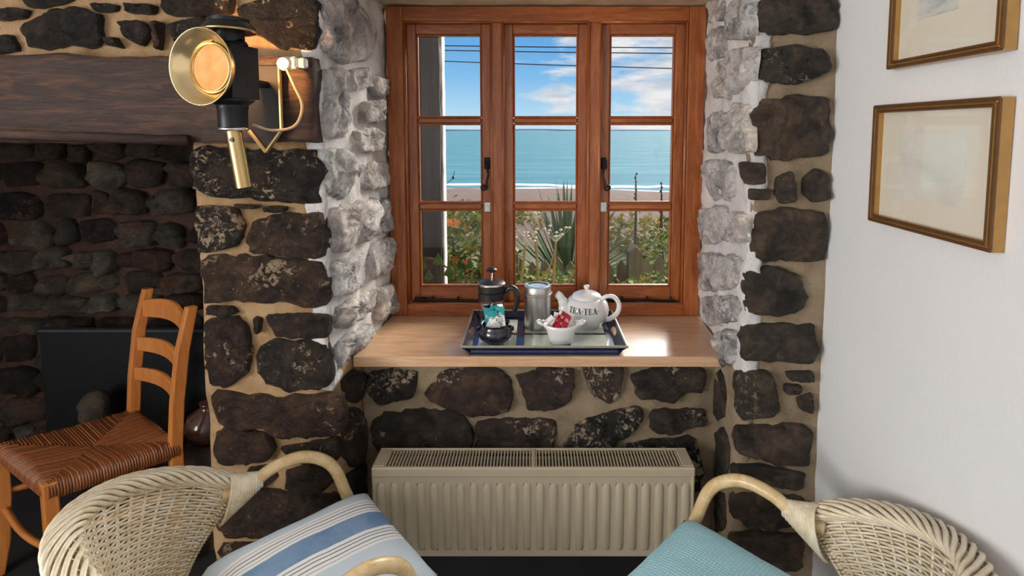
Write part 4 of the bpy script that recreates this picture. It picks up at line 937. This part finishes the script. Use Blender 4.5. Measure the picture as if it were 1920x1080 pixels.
# ------------------------------------------------------------------ black fireback, basket logs, jug, glass jar
c0, c1 = P(76, 616, 2.25), P(402, 616, 2.25); cz = c0.z
fbp = thing('fireback', ((c0.x+c1.x)/2, 2.25, 0), 0, 'plain black iron fireback standing in the hearth', 'fireback'); wv = (c1.x-c0.x)/2
mk('plate', bbox(-wv, wv, -.01, .01, 0, cz-.01, .003), IRON, fbp); mk('top_edge', bbox(-wv-.004, wv+.004, -.014, .014, cz-.014, cz, .003), simple('worn_iron', (.06, .065, .08), .4, .5), fbp)
for px, py, s, lb in ((180, 765, .075, 'dark carved stone lump standing against the fireback'), (318, 790, .05, 'small dark stone lump behind the chair seat')):
    q = P(px, py, 2.14); SEED[0] += 1; V, F = lathe([(.0, -1), (.6, -.85), (.85, -.4), (.72, 0), (.8, .3), (.62, .7), (.3, .95), (0, 1)], 14, cap0=False, cap1=False)
    V = [Vector(p)*s*(1+.22*fb(Vector(p)*1.8+Vector((SEED[0], 0, 0)), 1)) for p in V]; o = mk('stone_ornament', (V, F), SOOT, None, smooth=True, loc=q); tag(o, lb, 'stone')
    o2 = mk('plinth_block', hbox(q.x-s*.9, q.x+s*.9, 2.06, 2.22, 0, q.z-s*1.05, res=.04, amp=.006), SOOT, None, smooth=True); tag(o2, 'sooty block under the '+('larger' if s > .06 else 'smaller')+' stone lump in the hearth', 'stone')
q = P(392, 762, 1.98); jg = thing('brown_jug', (q.x, 1.98, q.z-.13), 0, 'brown glazed earthenware jar beside the stone pier', 'jar')
o = mk('body', lathe([(.05, 0), (.075, .02), (.09, .06), (.075, .10), (.035, .125), (.028, .14), (.034, .148), (.026, .148)], 28), simple('brown_glaze', (.060, .022, .014), .2, 0, .3, 10, 0, 60, .4), jg, smooth=True)
o = mk('hearth_step', hbox(-1.33, -.95, 1.89, 2.22, 0, q.z-.13, res=.06, amp=.008), SOOT, None, smooth=True); tag(o, 'raised stone hearth step carrying the brown jar', 'step')

# ------------------------------------------------------------------ wicker tub chairs
def tub_chair(loc, rz, label):
    """local +x is the front; seat centre at the origin"""
    t = thing('wicker_chair', loc, rz, label, 'chair', None)
    AM = math.radians(112)
    def rim(u):      # u in -1..1 round the back
        a_ = u*AM; ru = 1.0
        x = -math.cos(a_)*.255-.015; y = math.sin(a_)*.28
        z_ = .80-.19*abs(u)**1.7
        return Vector((x, y, z_))
    ZB = .41
    def S(u, v):     # shell surface
        e = .60+.40*v**1.35; uu = u*e; a_ = uu*AM; r_ = .200+.060*v**1.4
        top = rim(u).z; x = -math.cos(a_)*r_-.02; y = math.sin(a_)*r_*1.1
        return Vector((x, y, ZB+(top-ZB)*v))
    def Sn(u, v):
        du = S(min(1, u+.01), v)-S(max(-1, u-.01), v); dv = S(u, min(1, v+.01))-S(u, max(0, v-.01)); n_ = du.cross(dv)
        return n_.normalized() if n_.length > 1e-9 else Vector((0, 0, 1))
    NS, NR = 28, 48; gs = []
    us = [-1+2*i/NS for i in range(NS+1)]
    for r_ in range(NR):
        v = (r_+.5)/NR*.97; path = []
        ph = (r_//1) % 2
        for i in range(NS*2+1):
            u = -1+i/NS; n_ = Sn(u, v); s = math.sin(PI*(i/2+ph)) if i % 2 else 0
            amp = .0055*(1 if ((i//2+ph) % 2 == 0) else -1) if i % 2 == 0 else 0
            path.append(S(u, v)+n_*amp)
        gs.append(tube(path, .0033, 5, flat=.9))
    mk('woven_shell', merge(*gs), WICK, t, smooth=True, stuff=True, fix=False)
    for u in us: mk('stake', tube([S(u, k/8) for k in range(9)], .0036, 5), WICK, t, smooth=True, fix=False)
    # edge binding down the front of each wing: wrapped strands
    for s in (-1, 1):
        edge = [S(s, k/40) for k in range(41)]
        mk('wing_edge', merge(*[tube([edge[k]+(Sn(s, k/40))*.010*math.cos(q)+(S(s*.97, k/40)-edge[k]).normalized()*(-.010*math.sin(q)+.008) for q in (0, 1.2, 2.4, 3.6, 4.8, 6.0)], .0030, 5) for k in range(2, 41)]), WICK, t, smooth=True, stuff=True, fix=False)
    # braided rim: strands wound round the top
    NST = 10; gs = []
    for k in range(NST):
        path = []
        for i in range(220):
            u = -1+2*i/219; c = rim(u); tx = (rim(min(1, u+.01))-rim(max(-1, u-.01))).normalized(); out = Vector((c.x+.015, c.y, 0)).normalized(); n2 = tx.cross(out).normalized()
            ph = 2*PI*k/NST+i/219*2*PI*3.6; ta = 1-.35*abs(u)**6; wob = .0025*math.sin(ph*3)
            path.append(c+out*((.026*ta+wob)*math.cos(ph)+.010)+n2*((.019*ta+wob)*math.sin(ph)))
        gs.append(tube(path, .0052, 6))
    gs.append(tube([rim(-1+2*i/60)+Vector((rim(-1+2*i/60).x+.02, rim(-1+2*i/60).y, 0)).normalized()*.010 for i in range(61)], .011, 8))
    mk('braided_rim', merge(*gs), WICK, t, smooth=True, stuff=True, fix=False)
    for s in (-1, 1):
        e = rim(s); yb = e.y
        path = catmull([e+Vector((-.06, s*.010, .0)), e+Vector((0, 0, .006)), e+Vector((.06, -s*.004, .036)), e+Vector((.14, -s*.010, .040)), e+Vector((.21, -s*.02, -.005)), e+Vector((.245, -s*.03, -.09)), Vector((.345, yb-s*.04, .40)), Vector((.33, yb-s*.045, .0))], 7)
        mk('arm', tube(path, .0165, 14), CANE, t, smooth=True)
        bind = []
        for k in range(13):
            f_ = k/12; c = e+Vector((-.055+.085*f_, s*.008*(1-f_), .002+.012*f_)); r_ = .040*(1-f_)+.0195
            bind.append(tube([c+Vector((.018*math.sin(a_*1.0)*(1-f_), r_*.75*math.cos(a_), r_*math.sin(a_)*1.0-.012*(1-f_))) for a_ in [2*PI*j/16 for j in range(16)]], .0040, 6, closed=True))
        mk('arm_binding', merge(*bind), WICK, t, smooth=True, stuff=True, fix=False)
        mk('leg', tube([(-.15, s*.15, 0), (-.14, s*.14, .41)], .016, 10), CANE, t, smooth=True)
    mk('seat_ring', tube([Vector((.27*math.cos(a_)+.07, .205*math.sin(a_), .405)) for a_ in [2*PI*j/40 for j in range(40)]], .014, 8, closed=True), CANE, t, smooth=True)
    mk('seat', merge(*[tube([(.07-.27*math.sqrt(max(0, 1-(y/.205)**2)), y, .41+.003*(k % 2)), (.07+.27*math.sqrt(max(0, 1-(y/.205)**2)), y, .41)], .004, 5) for k, y in enumerate([-.196+.008*j for j in range(50)])]), WICK, t, smooth=True, stuff=True, fix=False)
    return t
def cushion(loc, rot, mat, label, w_=.44, d_=.41, th=.14, n=22):
    V, F = [], []
    for side in (1, -1):
        for j in range(n+1):
            for i in range(n+1):
                u, v = 2*i/n-1, 2*j/n-1; pz = max(0, (1-u**6)*(1-v**6))**.5
                pull = 1-.05*(u*u*v*v > .0)*(1-abs(u)**4)*(abs(v)**3)-.0
                V.append((u*w_/2*(1-.035*(1-v*v)*abs(u)**3*-1*-1), v*d_/2*(1-.035*(1-u*u)*abs(v)**3), side*th/2*pz*(.72+.28*(1-u*u)*(1-v*v))+.004*fb((u*2, v*2, side), 1)*pz))
    m_ = (n+1)**2
    for s in (0, 1):
        for j in range(n):
            for i in range(n):
                a_ = s*m_+j*(n+1)+i; F.append((a_, a_+1, a_+n+2, a_+n+1) if not s else (a_, a_+n+1, a_+n+2, a_+1))
    o = mk('seat_cushion', (V, F), mat, None, smooth=True, loc=loc, fix=False); o.rotation_euler = rot
    c = o.modifiers.new('weld', 'WELD'); c.merge_threshold = .0005
    return tag(o, label, 'cushion')
m, nt, bs = newmat('striped_blue_cotton'); v = texco(nt); sp3 = nt.nodes.new('ShaderNodeSeparateXYZ'); L(nt, v, sp3.inputs[0])
mr = N(nt, 'ShaderNodeMapRange'); L(nt, sp3.outputs['Y'], mr.inputs[0]); mr.inputs[1].default_value = -.24; mr.inputs[2].default_value = .24
LB, WH, DL, MB = (.62, .74, .84), (.90, .91, .92), (.26, .27, .32), (.22, .35, .55)
st = [(0, LB)]
def band(p):
    s = []
    for k in range(5): s += [(p+k*.026, WH), (p+k*.026+.019, DL)]
    s[-1] = (p+.125, WH); return s
seq = [(0, LB)]+band(.36)[:-1]+[(.485, MB)]+band(.63)[:-1]+[(.755, LB)]
r1 = ramp(nt, mr.outputs[0], seq[:31], 'CONSTANT')
fade = ramp(nt, noi(nt, v, 11, 5), [(.40, (1, 1, 1)), (.62, (.62, .72, .80))])
isb = N(nt, 'ShaderNodeMath', operation='COMPARE'); L(nt, mr.outputs[0], isb.inputs[0]); isb.inputs[1].default_value = .557; isb.inputs[2].default_value = .07
fm = N(nt, 'ShaderNodeMath', operation='MULTIPLY'); fm.inputs[0].default_value = .8; L(nt, isb.outputs[0], fm.inputs[1])
L(nt, mixc(nt, fm.outputs[0], r1.outputs[0], fade.outputs[0], 'MULTIPLY'), bs.inputs['Base Color']); bs.inputs['Roughness'].default_value = .9
wv_ = N(nt, 'ShaderNodeTexNoise', Scale=400.0); L(nt, v, wv_.inputs['Vector']); bump(nt, bs, wv_.outputs['Fac'], .25, .001)
STRIPE = m
m, nt, bs = newmat('aqua_waffle_cotton'); v = texco(nt); w1 = N(nt, 'ShaderNodeTexWave', Scale=38.0, bands_direction='X'); w2 = N(nt, 'ShaderNodeTexWave', Scale=38.0, bands_direction='Y'); L(nt, v, w1.inputs[0]); L(nt, v, w2.inputs[0])
mm = N(nt, 'ShaderNodeMath', operation='MULTIPLY'); L(nt, w1.outputs['Fac'], mm.inputs[0]); L(nt, w2.outputs['Fac'], mm.inputs[1])
L(nt, ramp(nt, mm.outputs[0], [(0, (.42, .80, .93)), (.6, (.58, .92, 1.0))]).outputs[0], bs.inputs['Base Color']); bs.inputs['Roughness'].default_value = .9; bump(nt, bs, mm.outputs[0], .5, .003)
WAFFLE = m
LC = (-.672, 1.122, 0); LR = math.radians(39)
tub_chair(LC, LR, 'left wicker tub chair with a striped cushion')
def off3(c, rz, dx, dy, z_): return (c[0]+dx*math.cos(rz)-dy*math.sin(rz), c[1]+dx*math.sin(rz)+dy*math.cos(rz), z_)
cushion(off3(LC, LR, .175, -.022, .495), (0, 0, LR+math.radians(3)), STRIPE, 'pale blue seat cushion with white and navy stripes on the left chair')
RC = (.538, 1.018, 0); RR = math.radians(136)
tub_chair(RC, RR, 'right wicker tub chair with an aqua cushion by the white wall')
cushion(off3(RC, RR, .14, .015, .497), (0, 0, RR-math.radians(2)), WAFFLE, 'plain aqua waffle-weave seat cushion on the right chair')
